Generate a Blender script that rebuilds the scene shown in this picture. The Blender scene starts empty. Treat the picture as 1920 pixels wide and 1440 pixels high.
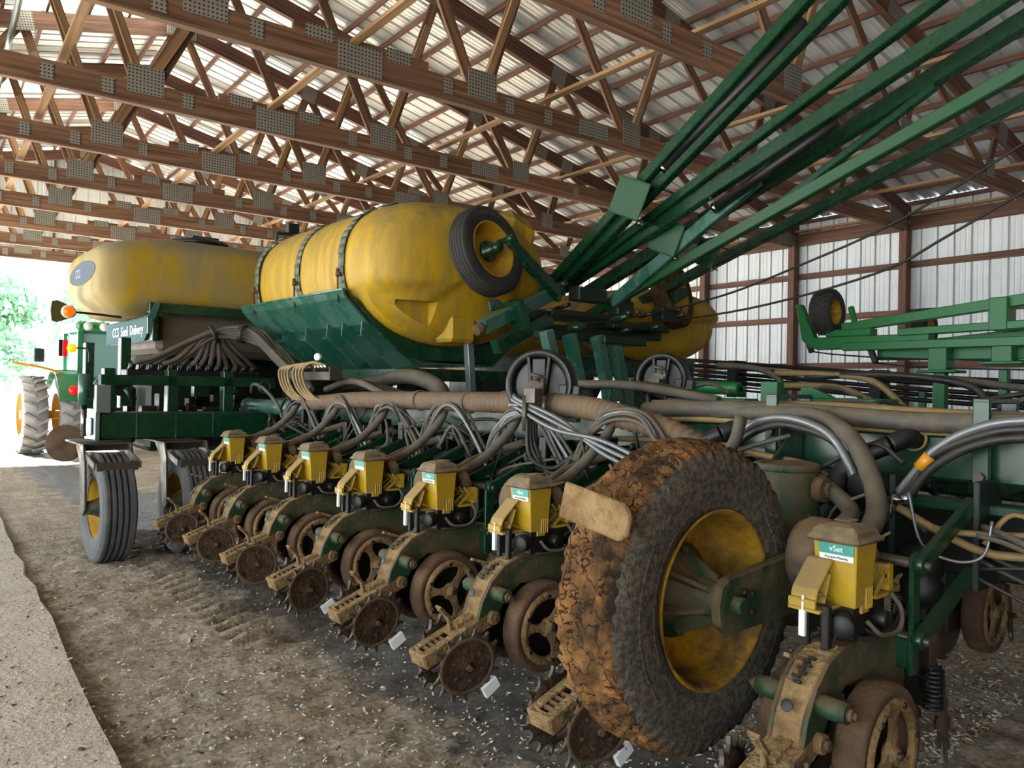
import bpy, bmesh, math, random
from mathutils import Vector, Matrix
R_ = random.Random(7)
PI = math.pi
sc = bpy.context.scene
C = sc.collection

# ---------------------------------------------------------------- camera
cam = bpy.data.cameras.new('camera')
camo = bpy.data.objects.new('camera', cam)
C.objects.link(camo)
cam.sensor_width = 36.0
cam.lens = 27.04
cam.clip_end = 500
_r = Vector((0.7961706, -0.60474039, 0.02003583))
_u = Vector((-0.0188676, 0.00828411, 0.99978767))
_b = Vector((-0.60477796, -0.79637958, -0.00481443))
camo.matrix_world = Matrix(((_r.x, _u.x, _b.x, 0), (_r.y, _u.y, _b.y, 0), (_r.z, _u.z, _b.z, 1.55), (0, 0, 0, 1)))
sc.camera = camo

# ---------------------------------------------------------------- world, sun, exposure
w = bpy.data.worlds.new('sky')
sc.world = w
w.use_nodes = True
bg = w.node_tree.nodes['Background']
bg.inputs[0].default_value = (0.80, 0.91, 1.0, 1)
bg.inputs[1].default_value = 3.2
sun = bpy.data.lights.new('sun', 'SUN')
suno = bpy.data.objects.new('sun', sun)
C.objects.link(suno)
sun.energy = 34.0
sun.angle = math.radians(0.6)
sun.color = (1.0, 0.96, 0.91)
_d = Vector((-0.36, 0.80, 0.44)).normalized()          # towards the sun
suno.rotation_euler = _d.to_track_quat('Z', 'Y').to_euler()
suno.location = (-10, 30, 30)
vs = sc.view_settings
vs.view_transform = 'Standard'
vs.look = 'None'
vs.gamma = 1.0
vs.use_curve_mapping = False
vs.exposure = 1.2
sc.cycles.diffuse_bounces = 2
sc.cycles.max_bounces = 8

# ---------------------------------------------------------------- materials
def lin(h):
    h = h.lstrip('#')
    o = []
    for i in (0, 2, 4):
        c = int(h[i:i+2], 16) / 255
        o.append(c / 12.92 if c <= .04045 else ((c + .055) / 1.055) ** 2.4)
    return (o[0], o[1], o[2], 1)

TONE = 1.0          # colour multiplier; lowered on the machine to put deeper shade into its colours
def mk(name, base, rough=.55, metal=0.0, dust=None, damt=.35, dscale=5.0, up=.35, var=.25, bump=0.0, bscale=60.0, stretch=None, spec=.5):
    """paint or metal with patchy dust: dust lies in noise patches and on faces that look up"""
    m = bpy.data.materials.new(name)
    m.use_nodes = True
    nt = m.node_tree
    N = nt.nodes
    L = nt.links.new
    p = N['Principled BSDF']
    p.inputs['Roughness'].default_value = rough
    p.inputs['Metallic'].default_value = metal
    p.inputs['Specular IOR Level'].default_value = spec
    tc = N.new('ShaderNodeTexCoord')
    src = tc.outputs['Object']
    if stretch:
        mp = N.new('ShaderNodeMapping')
        mp.inputs['Scale'].default_value = stretch
        L(src, mp.inputs['Vector'])
        src = mp.outputs['Vector']
    n1 = N.new('ShaderNodeTexNoise')
    n1.inputs['Scale'].default_value = dscale
    n1.inputs['Detail'].default_value = 6
    n1.inputs['Roughness'].default_value = .65
    L(src, n1.inputs['Vector'])
    n2 = N.new('ShaderNodeTexNoise')
    n2.inputs['Scale'].default_value = dscale * 5.3
    n2.inputs['Detail'].default_value = 5
    L(src, n2.inputs['Vector'])
    b = tuple(q * TONE for q in lin(base)[:3]) + (1,)
    dk = (b[0] * (1 - var), b[1] * (1 - var), b[2] * (1 - var), 1)
    mx = N.new('ShaderNodeMix')
    mx.data_type = 'RGBA'
    mx.inputs['A'].default_value = dk
    mx.inputs['B'].default_value = b
    L(n2.outputs['Fac'], mx.inputs['Factor'])
    col = mx.outputs['Result']
    if dust:
        mr = N.new('ShaderNodeMapRange')
        mr.inputs['From Min'].default_value = .38
        mr.inputs['From Max'].default_value = .66
        mr.inputs['To Min'].default_value = 0
        mr.inputs['To Max'].default_value = damt
        L(n1.outputs['Fac'], mr.inputs['Value'])
        g = N.new('ShaderNodeNewGeometry')
        sp = N.new('ShaderNodeSeparateXYZ')
        L(g.outputs['Normal'], sp.inputs[0])
        mu = N.new('ShaderNodeMath')
        mu.operation = 'MULTIPLY'
        mu.use_clamp = True
        mu.inputs[1].default_value = up
        L(sp.outputs['Z'], mu.inputs[0])
        ad = N.new('ShaderNodeMath')
        ad.operation = 'ADD'
        ad.use_clamp = True
        L(mr.outputs['Result'], ad.inputs[0])
        L(mu.outputs[0], ad.inputs[1])
        m2 = N.new('ShaderNodeMix')
        m2.data_type = 'RGBA'
        L(ad.outputs[0], m2.inputs['Factor'])
        L(col, m2.inputs['A'])
        m2.inputs['B'].default_value = tuple(q * TONE for q in lin(dust)[:3]) + (1,)
        col = m2.outputs['Result']
        m3 = N.new('ShaderNodeMapRange')
        m3.inputs['To Min'].default_value = rough
        m3.inputs['To Max'].default_value = .92
        L(ad.outputs[0], m3.inputs['Value'])
        L(m3.outputs['Result'], p.inputs['Roughness'])
    L(col, p.inputs['Base Color'])
    if bump:
        n3 = N.new('ShaderNodeTexNoise')
        n3.inputs['Scale'].default_value = bscale
        n3.inputs['Detail'].default_value = 4
        L(src, n3.inputs['Vector'])
        bp = N.new('ShaderNodeBump')
        bp.inputs['Strength'].default_value = bump
        bp.inputs['Distance'].default_value = .02
        L(n3.outputs['Fac'], bp.inputs['Height'])
        L(bp.outputs['Normal'], p.inputs['Normal'])
    return m

def wood(name, light, dark, sx=.8, sy=26.0):
    m = bpy.data.materials.new(name)
    m.use_nodes = True
    nt = m.node_tree
    N = nt.nodes
    L = nt.links.new
    p = N['Principled BSDF']
    p.inputs['Roughness'].default_value = .75
    tc = N.new('ShaderNodeTexCoord')
    oi = N.new('ShaderNodeObjectInfo')
    mp = N.new('ShaderNodeMapping')
    mp.inputs['Scale'].default_value = (sx, sy, sy)
    L(tc.outputs['Object'], mp.inputs['Vector'])
    L(oi.outputs['Random'], mp.inputs['Location'])
    n1 = N.new('ShaderNodeTexNoise')
    n1.inputs['Scale'].default_value = 1.0
    n1.inputs['Detail'].default_value = 5
    n1.inputs['Distortion'].default_value = .6
    L(mp.outputs['Vector'], n1.inputs['Vector'])
    cr = N.new('ShaderNodeValToRGB')
    cr.color_ramp.elements[0].position = .32
    cr.color_ramp.elements[0].color = lin(dark)
    cr.color_ramp.elements[1].position = .68
    cr.color_ramp.elements[1].color = lin(light)
    L(n1.outputs['Fac'], cr.inputs['Fac'])
    # each board its own tone
    hs = N.new('ShaderNodeHueSaturation')
    mr = N.new('ShaderNodeMapRange')
    mr.inputs['To Min'].default_value = .72
    mr.inputs['To Max'].default_value = 1.2
    L(oi.outputs['Random'], mr.inputs['Value'])
    L(mr.outputs['Result'], hs.inputs['Value'])
    L(cr.outputs['Color'], hs.inputs['Color'])
    L(hs.outputs['Color'], p.inputs['Base Color'])
    bp = N.new('ShaderNodeBump')
    bp.inputs['Strength'].default_value = .25
    bp.inputs['Distance'].default_value = .01
    L(n1.outputs['Fac'], bp.inputs['Height'])
    L(bp.outputs['Normal'], p.inputs['Normal'])
    return m

def perforated(name):
    """stamped connector plate: grey zinc with rows of small dark holes"""
    m = bpy.data.materials.new(name)
    m.use_nodes = True
    nt = m.node_tree
    N = nt.nodes
    L = nt.links.new
    p = N['Principled BSDF']
    p.inputs['Metallic'].default_value = .35
    p.inputs['Roughness'].default_value = .5
    tc = N.new('ShaderNodeTexCoord')
    mp = N.new('ShaderNodeMapping')
    mp.inputs['Scale'].default_value = (25, 1, 25)
    L(tc.outputs['Object'], mp.inputs['Vector'])
    fr = N.new('ShaderNodeVectorMath')
    fr.operation = 'FRACTION'
    L(mp.outputs['Vector'], fr.inputs[0])
    sb = N.new('ShaderNodeVectorMath')
    sb.operation = 'SUBTRACT'
    sb.inputs[1].default_value = (.5, .5, .5)
    L(fr.outputs[0], sb.inputs[0])
    ml = N.new('ShaderNodeVectorMath')
    ml.operation = 'MULTIPLY'
    ml.inputs[1].default_value = (1, 0, 1.25)
    L(sb.outputs[0], ml.inputs[0])
    ln = N.new('ShaderNodeVectorMath')
    ln.operation = 'LENGTH'
    L(ml.outputs[0], ln.inputs[0])
    gt = N.new('ShaderNodeMath')
    gt.operation = 'LESS_THAN'
    gt.inputs[1].default_value = .27
    L(ln.outputs['Value'], gt.inputs[0])
    mx = N.new('ShaderNodeMix')
    mx.data_type = 'RGBA'
    mx.inputs['A'].default_value = lin('#8b8982')
    mx.inputs['B'].default_value = lin('#2a2018')
    L(gt.outputs[0], mx.inputs['Factor'])
    L(mx.outputs['Result'], p.inputs['Base Color'])
    return m

def leafmat(name, a, b):
    m = mk(name, a, rough=.6, var=.4)
    return m

def translucent(name, colr):
    m = bpy.data.materials.new(name)
    m.use_nodes = True
    nt = m.node_tree
    N = nt.nodes
    t = N.new('ShaderNodeBsdfTranslucent')
    t.inputs['Color'].default_value = lin(colr)
    d = N.new('ShaderNodeBsdfDiffuse')
    d.inputs['Color'].default_value = lin(colr)
    mx = N.new('ShaderNodeMixShader')
    mx.inputs[0].default_value = .15
    nt.links.new(t.outputs[0], mx.inputs[1])
    nt.links.new(d.outputs[0], mx.inputs[2])
    nt.links.new(mx.outputs[0], N['Material Output'].inputs['Surface'])
    return m

def lampmat(name, colr, e):
    m = mk(name, colr, rough=.25)
    p = m.node_tree.nodes['Principled BSDF']
    p.inputs['Emission Color'].default_value = lin(colr)
    p.inputs['Emission Strength'].default_value = e
    return m

def ground(name):
    m = bpy.data.materials.new(name)
    m.use_nodes = True
    nt = m.node_tree
    N = nt.nodes
    L = nt.links.new
    p = N['Principled BSDF']
    p.inputs['Roughness'].default_value = .85
    tc = N.new('ShaderNodeTexCoord')
    def noise(s, d=6, r=.65, stretch=None):
        n = N.new('ShaderNodeTexNoise')
        n.inputs['Scale'].default_value = s
        n.inputs['Detail'].default_value = d
        n.inputs['Roughness'].default_value = r
        if stretch:
            mp = N.new('ShaderNodeMapping')
            mp.inputs['Scale'].default_value = stretch
            L(tc.outputs['Object'], mp.inputs['Vector'])
            L(mp.outputs['Vector'], n.inputs['Vector'])
        else:
            L(tc.outputs['Object'], n.inputs['Vector'])
        return n
    n1 = noise(.9)
    n2 = noise(55, 9, .8)
    n3 = noise(2.6)
    cr = N.new('ShaderNodeValToRGB')
    e = cr.color_ramp.elements
    e[0].position = .3
    e[0].color = lin('#66543f')
    e[1].position = .72
    e[1].color = lin('#f6ead6')
    x = e.new(.48)
    x.color = lin('#c7b498')
    mx0 = N.new('ShaderNodeMath')
    mx0.operation = 'MULTIPLY_ADD'
    mx0.inputs[1].default_value = .55
    L(n2.outputs['Fac'], mx0.inputs[0])
    ms = N.new('ShaderNodeMath')
    ms.operation = 'MULTIPLY'
    ms.inputs[1].default_value = .45
    L(n3.outputs['Fac'], ms.inputs[0])
    L(ms.outputs[0], mx0.inputs[2])
    L(mx0.outputs[0], cr.inputs['Fac'])
    # reddish-brown soil patches
    mr = N.new('ShaderNodeMapRange')
    mr.inputs['From Min'].default_value = .48
    mr.inputs['From Max'].default_value = .7
    mr.inputs['To Max'].default_value = .6
    L(n1.outputs['Fac'], mr.inputs['Value'])
    mx = N.new('ShaderNodeMix')
    mx.data_type = 'RGBA'
    L(mr.outputs['Result'], mx.inputs['Factor'])
    L(cr.outputs['Color'], mx.inputs['A'])
    mx.inputs['B'].default_value = lin('#a98763')
    vo = N.new('ShaderNodeTexVoronoi')
    vo.inputs['Scale'].default_value = 52
    mpv = N.new('ShaderNodeMapping')
    mpv.inputs['Scale'].default_value = (1, .8, 1)
    mpv.inputs['Rotation'].default_value = (0, 0, .4)
    L(tc.outputs['Object'], mpv.inputs['Vector'])
    L(mpv.outputs['Vector'], vo.inputs['Vector'])
    sv = N.new('ShaderNodeSeparateColor')
    L(vo.outputs['Color'], sv.inputs[0])
    mv = N.new('ShaderNodeMapRange')
    mv.inputs['To Min'].default_value = .62
    mv.inputs['To Max'].default_value = 1.35
    L(sv.outputs[0], mv.inputs['Value'])
    hs = N.new('ShaderNodeHueSaturation')
    L(mv.outputs['Result'], hs.inputs['Value'])
    L(mx.outputs['Result'], hs.inputs['Color'])
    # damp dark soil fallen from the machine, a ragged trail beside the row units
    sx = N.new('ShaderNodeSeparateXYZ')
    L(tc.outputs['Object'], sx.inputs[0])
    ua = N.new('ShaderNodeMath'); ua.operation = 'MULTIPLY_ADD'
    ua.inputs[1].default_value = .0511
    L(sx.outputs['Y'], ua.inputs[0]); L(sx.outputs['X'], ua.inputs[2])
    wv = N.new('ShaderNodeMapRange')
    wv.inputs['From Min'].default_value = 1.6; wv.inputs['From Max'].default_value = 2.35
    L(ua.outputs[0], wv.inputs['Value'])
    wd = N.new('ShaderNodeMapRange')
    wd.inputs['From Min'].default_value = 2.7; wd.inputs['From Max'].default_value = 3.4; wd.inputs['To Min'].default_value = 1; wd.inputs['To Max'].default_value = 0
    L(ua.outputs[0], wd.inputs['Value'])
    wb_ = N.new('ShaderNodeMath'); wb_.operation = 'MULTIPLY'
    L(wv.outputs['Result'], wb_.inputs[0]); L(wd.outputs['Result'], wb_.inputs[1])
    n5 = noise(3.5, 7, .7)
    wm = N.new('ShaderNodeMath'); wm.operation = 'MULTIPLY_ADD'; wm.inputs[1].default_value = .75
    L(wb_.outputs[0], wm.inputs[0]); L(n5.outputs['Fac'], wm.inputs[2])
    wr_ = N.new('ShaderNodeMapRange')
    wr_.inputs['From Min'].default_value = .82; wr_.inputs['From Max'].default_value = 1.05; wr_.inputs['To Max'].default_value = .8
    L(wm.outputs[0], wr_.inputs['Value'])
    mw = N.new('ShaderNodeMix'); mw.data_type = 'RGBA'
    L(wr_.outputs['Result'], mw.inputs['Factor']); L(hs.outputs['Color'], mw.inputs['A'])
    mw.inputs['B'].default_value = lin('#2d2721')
    L(mw.outputs['Result'], p.inputs['Base Color'])
    rg = N.new('ShaderNodeMapRange'); rg.inputs['To Min'].default_value = .85; rg.inputs['To Max'].default_value = .45
    L(wr_.outputs['Result'], rg.inputs['Value']); L(rg.outputs['Result'], p.inputs['Roughness'])
    bp = N.new('ShaderNodeBump')
    bp.inputs['Strength'].default_value = 1.0
    bp.inputs['Distance'].default_value = .045
    n4 = noise(48, 9, .8)
    L(n4.outputs['Fac'], bp.inputs['Height'])
    L(bp.outputs['Normal'], p.inputs['Normal'])
    return m

def tread_mat(name):
    """caked orange-brown soil broken by a net of cracks that show the rubber"""
    m = mk(name, '#a5733f', rough=.95, dust='#6f4f30', damt=.8, dscale=9, up=.3, var=.45, bump=0, spec=.2)
    nt = m.node_tree; N = nt.nodes; L = nt.links.new
    p = N['Principled BSDF']
    tc = N.new('ShaderNodeTexCoord')
    nz = N.new('ShaderNodeTexNoise'); nz.inputs['Scale'].default_value = 9; nz.inputs['Detail'].default_value = 5
    L(tc.outputs['Object'], nz.inputs['Vector'])
    ad = N.new('ShaderNodeVectorMath'); ad.operation = 'MULTIPLY_ADD'
    ad.inputs[1].default_value = (.3, .3, .3)
    L(nz.outputs['Color'], ad.inputs[0]); L(tc.outputs['Object'], ad.inputs[2])
    vo = N.new('ShaderNodeTexVoronoi'); vo.feature = 'DISTANCE_TO_EDGE'; vo.inputs['Scale'].default_value = 9
    L(ad.outputs[0], vo.inputs['Vector'])
    cr = N.new('ShaderNodeMapRange'); cr.inputs['From Max'].default_value = .03
    L(vo.outputs['Distance'], cr.inputs['Value'])
    n2 = N.new('ShaderNodeTexNoise'); n2.inputs['Scale'].default_value = 6; n2.inputs['Detail'].default_value = 4
    L(tc.outputs['Object'], n2.inputs['Vector'])
    m2 = N.new('ShaderNodeMapRange'); m2.inputs['From Min'].default_value = .36; m2.inputs['From Max'].default_value = .62
    L(n2.outputs['Fac'], m2.inputs['Value'])
    mn = N.new('ShaderNodeMath'); mn.operation = 'MULTIPLY'
    L(cr.outputs['Result'], mn.inputs[0]); L(m2.outputs['Result'], mn.inputs[1])
    src = p.inputs['Base Color'].links[0].from_socket
    mx = N.new('ShaderNodeMix'); mx.data_type = 'RGBA'
    mx.inputs['A'].default_value = lin('#241c15')
    L(mn.outputs[0], mx.inputs['Factor']); L(src, mx.inputs['B']); L(mx.outputs['Result'], p.inputs['Base Color'])
    n3 = N.new('ShaderNodeTexNoise'); n3.inputs['Scale'].default_value = 55; n3.inputs['Detail'].default_value = 6
    L(tc.outputs['Object'], n3.inputs['Vector'])
    hh = N.new('ShaderNodeMath'); hh.operation = 'ADD'
    L(mn.outputs[0], hh.inputs[0]); L(n3.outputs['Fac'], hh.inputs[1])
    bp = N.new('ShaderNodeBump'); bp.inputs['Strength'].default_value = 1.0; bp.inputs['Distance'].default_value = .016
    L(hh.outputs[0], bp.inputs['Height']); L(bp.outputs['Normal'], p.inputs['Normal'])
    return m

M = {}
M['wood'] = wood('truss_wood', '#86644a', '#4c3324')
M['wood_red'] = wood('treated_wood', '#73503f', '#452d24')
M['wood_pale'] = wood('pale_wood', '#a98963', '#7a5b40')
M['plate'] = perforated('connector_plate')
M['roof'] = mk('roof_sheet', '#cfd3d4', rough=.38, metal=.5, var=.12, dscale=1.2)
M['skylight'] = translucent('skylight_sheet', '#f2f0e6')
M['wall'] = mk('wall_sheet', '#d6dde2', rough=.5, metal=.1, var=.06, dscale=1.5, dust='#b9b9b2', damt=.3, up=0)
M['ground'] = ground('packed_gravel')
M['concrete'] = mk('concrete', '#d2c6b4', rough=.85, dust='#a39683', damt=.6, dscale=3, up=0, var=.3, bump=.5, bscale=45)
M['outside'] = mk('outside_gravel', '#cfc9bd', rough=.9, var=.15, bump=.3)
M['chip'] = mk('wood_chip', '#d6c3a4', rough=.85, var=.5, dscale=9)
M['chip3'] = mk('grey_chip', '#c9c4ba', rough=.85, var=.4, dscale=9)
M['chip2'] = mk('bark_chip', '#4e4034', rough=.85, var=.5, dscale=9)
TONE = .54
M['green'] = mk('green_paint', '#10472b', rough=.26, dust='#5a5a4a', damt=.05, dscale=9, up=.15, var=.08)
M['green_clean'] = mk('green_bright', '#128a3e', rough=.42, var=.15)
M['green_teal'] = mk('green_lit_dusty', '#2a7560', rough=.2, spec=.8, dust='#8fa89f', damt=.3, dscale=3, up=.3)  # paler, bluer green: sky light on these parts put into the colour
M['green_mud'] = mk('green_muddy', '#1f4a28', rough=.6, dust='#7d6242', damt=.8, dscale=9, up=.55, bump=.3, bscale=40)
M['mud'] = mk('dried_mud', '#94744c', rough=.95, dust='#c9a878', damt=.8, dscale=9, up=.2, bump=.8, bscale=50, spec=.2)
M['mud_dark'] = mk('caked_soil', '#6a5138', rough=.95, dust='#2e2720', damt=.9, dscale=14, up=0, bump=.9, bscale=60, spec=.2)
M['rust'] = mk('rusty_steel', '#5f4632', rough=.85, metal=.1, dust='#8a6a48', damt=.75, dscale=8, up=.3, bump=.4)
M['steel'] = mk('bare_steel', '#77726a', rough=.4, metal=.7, dust='#6a5a45', damt=.6, up=.2)
M['strap'] = mk('strap_steel', '#93a094', rough=.5, metal=.3, dust='#6f6a50', damt=.5, up=.2)
M['green_shaded'] = mk('shaded_green_plate', '#0d2b1d', rough=.45, dust='#3c4038', damt=.3, up=.25)  # darkened copy of the green paint, shade put into the colour
M['chrome'] = mk('chrome', '#c9c9c9', rough=.18, metal=1.0, var=.05)
M['zinc'] = mk('zinc_plate', '#a9b7b8', rough=.35, metal=.5, var=.2)
M['tank'] = mk('yellow_tank', '#f2c206', rough=.5, dust='#9a8450', damt=.55, dscale=2.0, up=.5, var=.14, bump=.04, bscale=25, stretch=(4, 4, .6))
M['tank_old'] = mk('yellow_tank_dusty', '#d8b10a', rough=.55, dust='#a59a7a', damt=.95, dscale=2.6, up=.45, var=.15, stretch=(1, 1, .35))
M['yellow'] = mk('yellow_plastic', '#ecc018', rough=.45, dust='#bb9c68', damt=.45, dscale=9, up=.9)
M['yellow_rim'] = mk('yellow_rim', '#e0a90f', rough=.4, var=.1, dust='#94733c', damt=.3, dscale=6, up=.1)
M['yellow_mud'] = mk('yellow_rim_muddy', '#e6ac0c', rough=.5, dust='#5d4322', damt=1.0, dscale=5, up=.1, bump=.3)
M['rubber'] = mk('rubber', '#26272a', rough=.7, dust='#5a564f', damt=.5, dscale=6, up=.1)
M['rubber_grey'] = mk('rubber_grey', '#55585c', rough=.75, dust='#8a8780', damt=.5, dscale=5, up=.1)
M['rubber_mud'] = mk('rubber_muddy', '#3a332b', rough=.9, dust='#7a5a38', damt=.95, dscale=9, up=.3, bump=1.0, bscale=28, spec=.2)
M['rubber_wall'] = mk('rubber_sidewall', '#4a443c', rough=.85, dust='#a59880', damt=.5, dscale=55, up=.15, bump=.4, bscale=120, spec=.3)
M['plastic'] = mk('black_plastic', '#17181c', rough=.4, dust='#3a3833', damt=.25, up=.25)
M['black'] = mk('black_steel', '#0c0c0e', rough=.45, dust='#302c26', damt=.35, up=.2)
M['meter'] = mk('meter_housing', '#4c463d', rough=.7, dust='#a08258', damt=.5, dscale=8, up=.7)
M['green_mid'] = mk('green_mid', '#10602f', rough=.35, dust='#4a5a48', damt=.2, up=.2)
M['lid'] = mk('lid_plastic', '#2f2d2a', rough=.5, dust='#b59a70', damt=.7, dscale=11, up=.6)
M['hose'] = mk('grey_hose', '#57524a', rough=.55, dust='#857860', damt=.6, dscale=9, up=.45)
M['hose_dark'] = mk('dark_hose', '#1c1b19', rough=.45, dust='#4c463b', damt=.4, dscale=9, up=.3)
M['hose_silver'] = mk('silver_hose', '#9fa3a6', rough=.3, metal=.5, dust='#8a8072', damt=.3, dscale=9)
M['hose_tan'] = mk('tan_hose', '#b99b63', rough=.5, dust='#8a7040', damt=.5, dscale=12)
M['duct'] = mk('duct_brown', '#7c6650', rough=.7, dust='#94795a', damt=.7, dscale=5, up=.4)
TONE = 1.0
M['tread'] = tread_mat('mud_tread')
M['label'] = mk('label_teal', '#3f8f86', rough=.4, var=.05)
M['label_green'] = mk('label_green', '#1f6a3f', rough=.4, var=.05)
M['white'] = mk('white_plastic', '#e4e6e4', rough=.4, var=.05)
M['decal'] = mk('decal_blue', '#59626e', rough=.8, var=.1, spec=.1)
M['decal_text'] = mk('decal_letter', '#a9afb3', rough=.7, var=.05)
M['orange'] = lampmat('amber_lens', '#f06a10', .35)
M['amber'] = lampmat('yellow_lens', '#ffb010', .5)
M['red'] = lampmat('red_lens', '#d8141a', .25)
M['olive'] = mk('olive_reflector', '#4d4a22', rough=.4, var=.1)
M['glass'] = mk('cab_glass', '#7fa9a5', rough=.08, var=.05, spec=.8)
M['rubber_pale'] = mk('rubber_pale', '#8f9092', rough=.8, dust='#b5b2ac', damt=.6, dscale=4)
M['panel'] = mk('panel_grey_green', '#31565a', rough=.7, var=.1, spec=.2)
M['belly'] = mk('brown_moulded_plastic', '#4f463b', rough=.6, dust='#6a5f50', damt=.5, up=.2)
M['tractor_green'] = mk('tractor_green', '#2c7d4d', rough=.3, var=.1)
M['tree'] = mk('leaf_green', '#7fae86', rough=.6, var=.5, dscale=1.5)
M['bark'] = mk('bark', '#5e4b3b', rough=.9, var=.4, bump=.6)
M['sticker'] = mk('amber_sticker', '#c9871c', rough=.4, var=.05)

# ---------------------------------------------------------------- mesh builder
def V3(p): return Vector(p)

class MB:
    def __init__(s):
        s.v = []; s.f = []; s.m = []; s.sm = []
    def add(s, vs_, fs, mat=0, smooth=False):
        o = len(s.v)
        s.v += [tuple(p) for p in vs_]
        for f in fs:
            s.f.append(tuple(i + o for i in f)); s.m.append(mat); s.sm.append(smooth)
        return s
    def box(s, c, size, mat=0, rot=None, taper=1.0):
        x, y, z = size[0] / 2, size[1] / 2, size[2] / 2
        t = taper
        P = [(-x * t, -y * t, -z), (x * t, -y * t, -z), (x * t, y * t, -z), (-x * t, y * t, -z), (-x, -y, z), (x, -y, z), (x, y, z), (-x, y, z)]
        if rot is not None: P = [rot @ Vector(p) for p in P]
        P = [Vector(p) + Vector(c) for p in P]
        return s.add(P, [(0, 3, 2, 1), (4, 5, 6, 7), (0, 1, 5, 4), (1, 2, 6, 5), (2, 3, 7, 6), (3, 0, 4, 7)], mat)
    def b2(s, lo, hi, mat=0):
        return s.box([(a + b) / 2 for a, b in zip(lo, hi)], [abs(b - a) for a, b in zip(lo, hi)], mat)
    def beam(s, p0, p1, wd, ht, mat=0, up=(0, 0, 1), w1=None, h1=None):
        p0 = Vector(p0); p1 = Vector(p1)
        d = (p1 - p0).normalized()
        sd = d.cross(Vector(up))
        if sd.length < 1e-4: sd = d.cross(Vector((1, 0, 0)))
        sd.normalize()
        u = sd.cross(d)
        P = []
        for p, a, b in ((p0, wd, ht), (p1, w1 or wd, h1 or ht)):
            for i, j in ((-1, -1), (1, -1), (1, 1), (-1, 1)):
                P.append(p + sd * (i * a / 2) + u * (j * b / 2))
        return s.add(P, [(0, 1, 2, 3), (7, 6, 5, 4), (0, 4, 5, 1), (1, 5, 6, 2), (2, 6, 7, 3), (3, 7, 4, 0)], mat)
    def tube(s, pts, r, n=8, mat=0, cap=True, rf=None):
        pts = [Vector(p) for p in pts]
        L = len(pts)
        ref = None
        P = []
        for i, p in enumerate(pts):
            d = (pts[min(i + 1, L - 1)] - pts[max(i - 1, 0)]).normalized()
            if ref is None:
                ref = d.orthogonal().normalized()
            else:
                ref = (ref - d * ref.dot(d))
                ref = ref.normalized() if ref.length > 1e-5 else d.orthogonal().normalized()
            e2 = d.cross(ref)
            rr = rf(i) if rf else r
            for k in range(n):
                a = 2 * PI * k / n
                P.append(p + ref * (math.cos(a) * rr) + e2 * (math.sin(a) * rr))
        F = []
        for i in range(L - 1):
            for k in range(n):
                F.append((i * n + k, i * n + (k + 1) % n, (i + 1) * n + (k + 1) % n, (i + 1) * n + k))
        s.add(P, F, mat, True)
        if cap:
            o = len(s.v) - len(P)
            s.f.append(tuple(o + k for k in reversed(range(n)))); s.m.append(mat); s.sm.append(False)
            s.f.append(tuple(o + (L - 1) * n + k for k in range(n))); s.m.append(mat); s.sm.append(False)
        return s
    def cyl(s, p0, p1, r, n=14, mat=0, r1=None):
        p0 = Vector(p0); p1 = Vector(p1)
        rr = [r, r1 if r1 is not None else r]
        return s.tube([p0, p1], r, n, mat, True, lambda i: rr[i])
    def lathe(s, prof, c, axis, n=24, mat=0, smooth=True, closed=False, jit=0.0, rnd=None):
        """prof: list of (radius, offset along axis)"""
        c = Vector(c); a = Vector(axis).normalized()
        e1 = a.orthogonal().normalized() if abs(a.z) > .9 else Vector((0, 0, 1)).cross(a).normalized()
        e2 = a.cross(e1)
        P = []
        for r, t in prof:
            for k in range(n):
                q = 2 * PI * k / n
                j = 1 + (rnd.uniform(-jit, jit) if rnd else 0)
                P.append(c + a * t + (e1 * math.cos(q) + e2 * math.sin(q)) * (r * j))
        F = []
        m = len(prof)
        for i in range(m if closed else m - 1):
            i2 = (i + 1) % m
            for k in range(n):
                F.append((i * n + k, i * n + (k + 1) % n, i2 * n + (k + 1) % n, i2 * n + k))
        return s.add(P, F, mat, smooth)
    def prism(s, poly, o, ux, uy, th, mat=0):
        """polygon in the plane (o; ux, uy), thickness th along ux x uy, centred"""
        o = Vector(o); ux = Vector(ux).normalized(); uy = Vector(uy).normalized()
        nn = ux.cross(uy)
        k = len(poly)
        P = [o + ux * a + uy * b - nn * (th / 2) for a, b in poly] + [o + ux * a + uy * b + nn * (th / 2) for a, b in poly]
        F = [tuple(reversed(range(k))), tuple(range(k, 2 * k))]
        for i in range(k):
            j = (i + 1) % k
            F.append((i, j, j + k, i + k))
        return s.add(P, F, mat)
    def loft(s, rings, mat=0, smooth=True, cap=True):
        n = len(rings[0])
        P = [p for r in rings for p in r]
        F = []
        for i in range(len(rings) - 1):
            for k in range(n):
                F.append((i * n + k, i * n + (k + 1) % n, (i + 1) * n + (k + 1) % n, (i + 1) * n + k))
        if cap:
            F.append(tuple(reversed(range(n))))
            F.append(tuple((len(rings) - 1) * n + k for k in range(n)))
        return s.add(P, F, mat, smooth)
    def mesh(s, name):
        me = bpy.data.meshes.new(name)
        me.from_pydata(s.v, [], s.f)
        me.polygons.foreach_set('material_index', s.m)
        me.polygons.foreach_set('use_smooth', s.sm)
        me.update()
        bm = bmesh.new()
        bm.from_mesh(me)
        bmesh.ops.recalc_face_normals(bm, faces=bm.faces)
        bm.to_mesh(me)
        bm.free()
        return me

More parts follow.
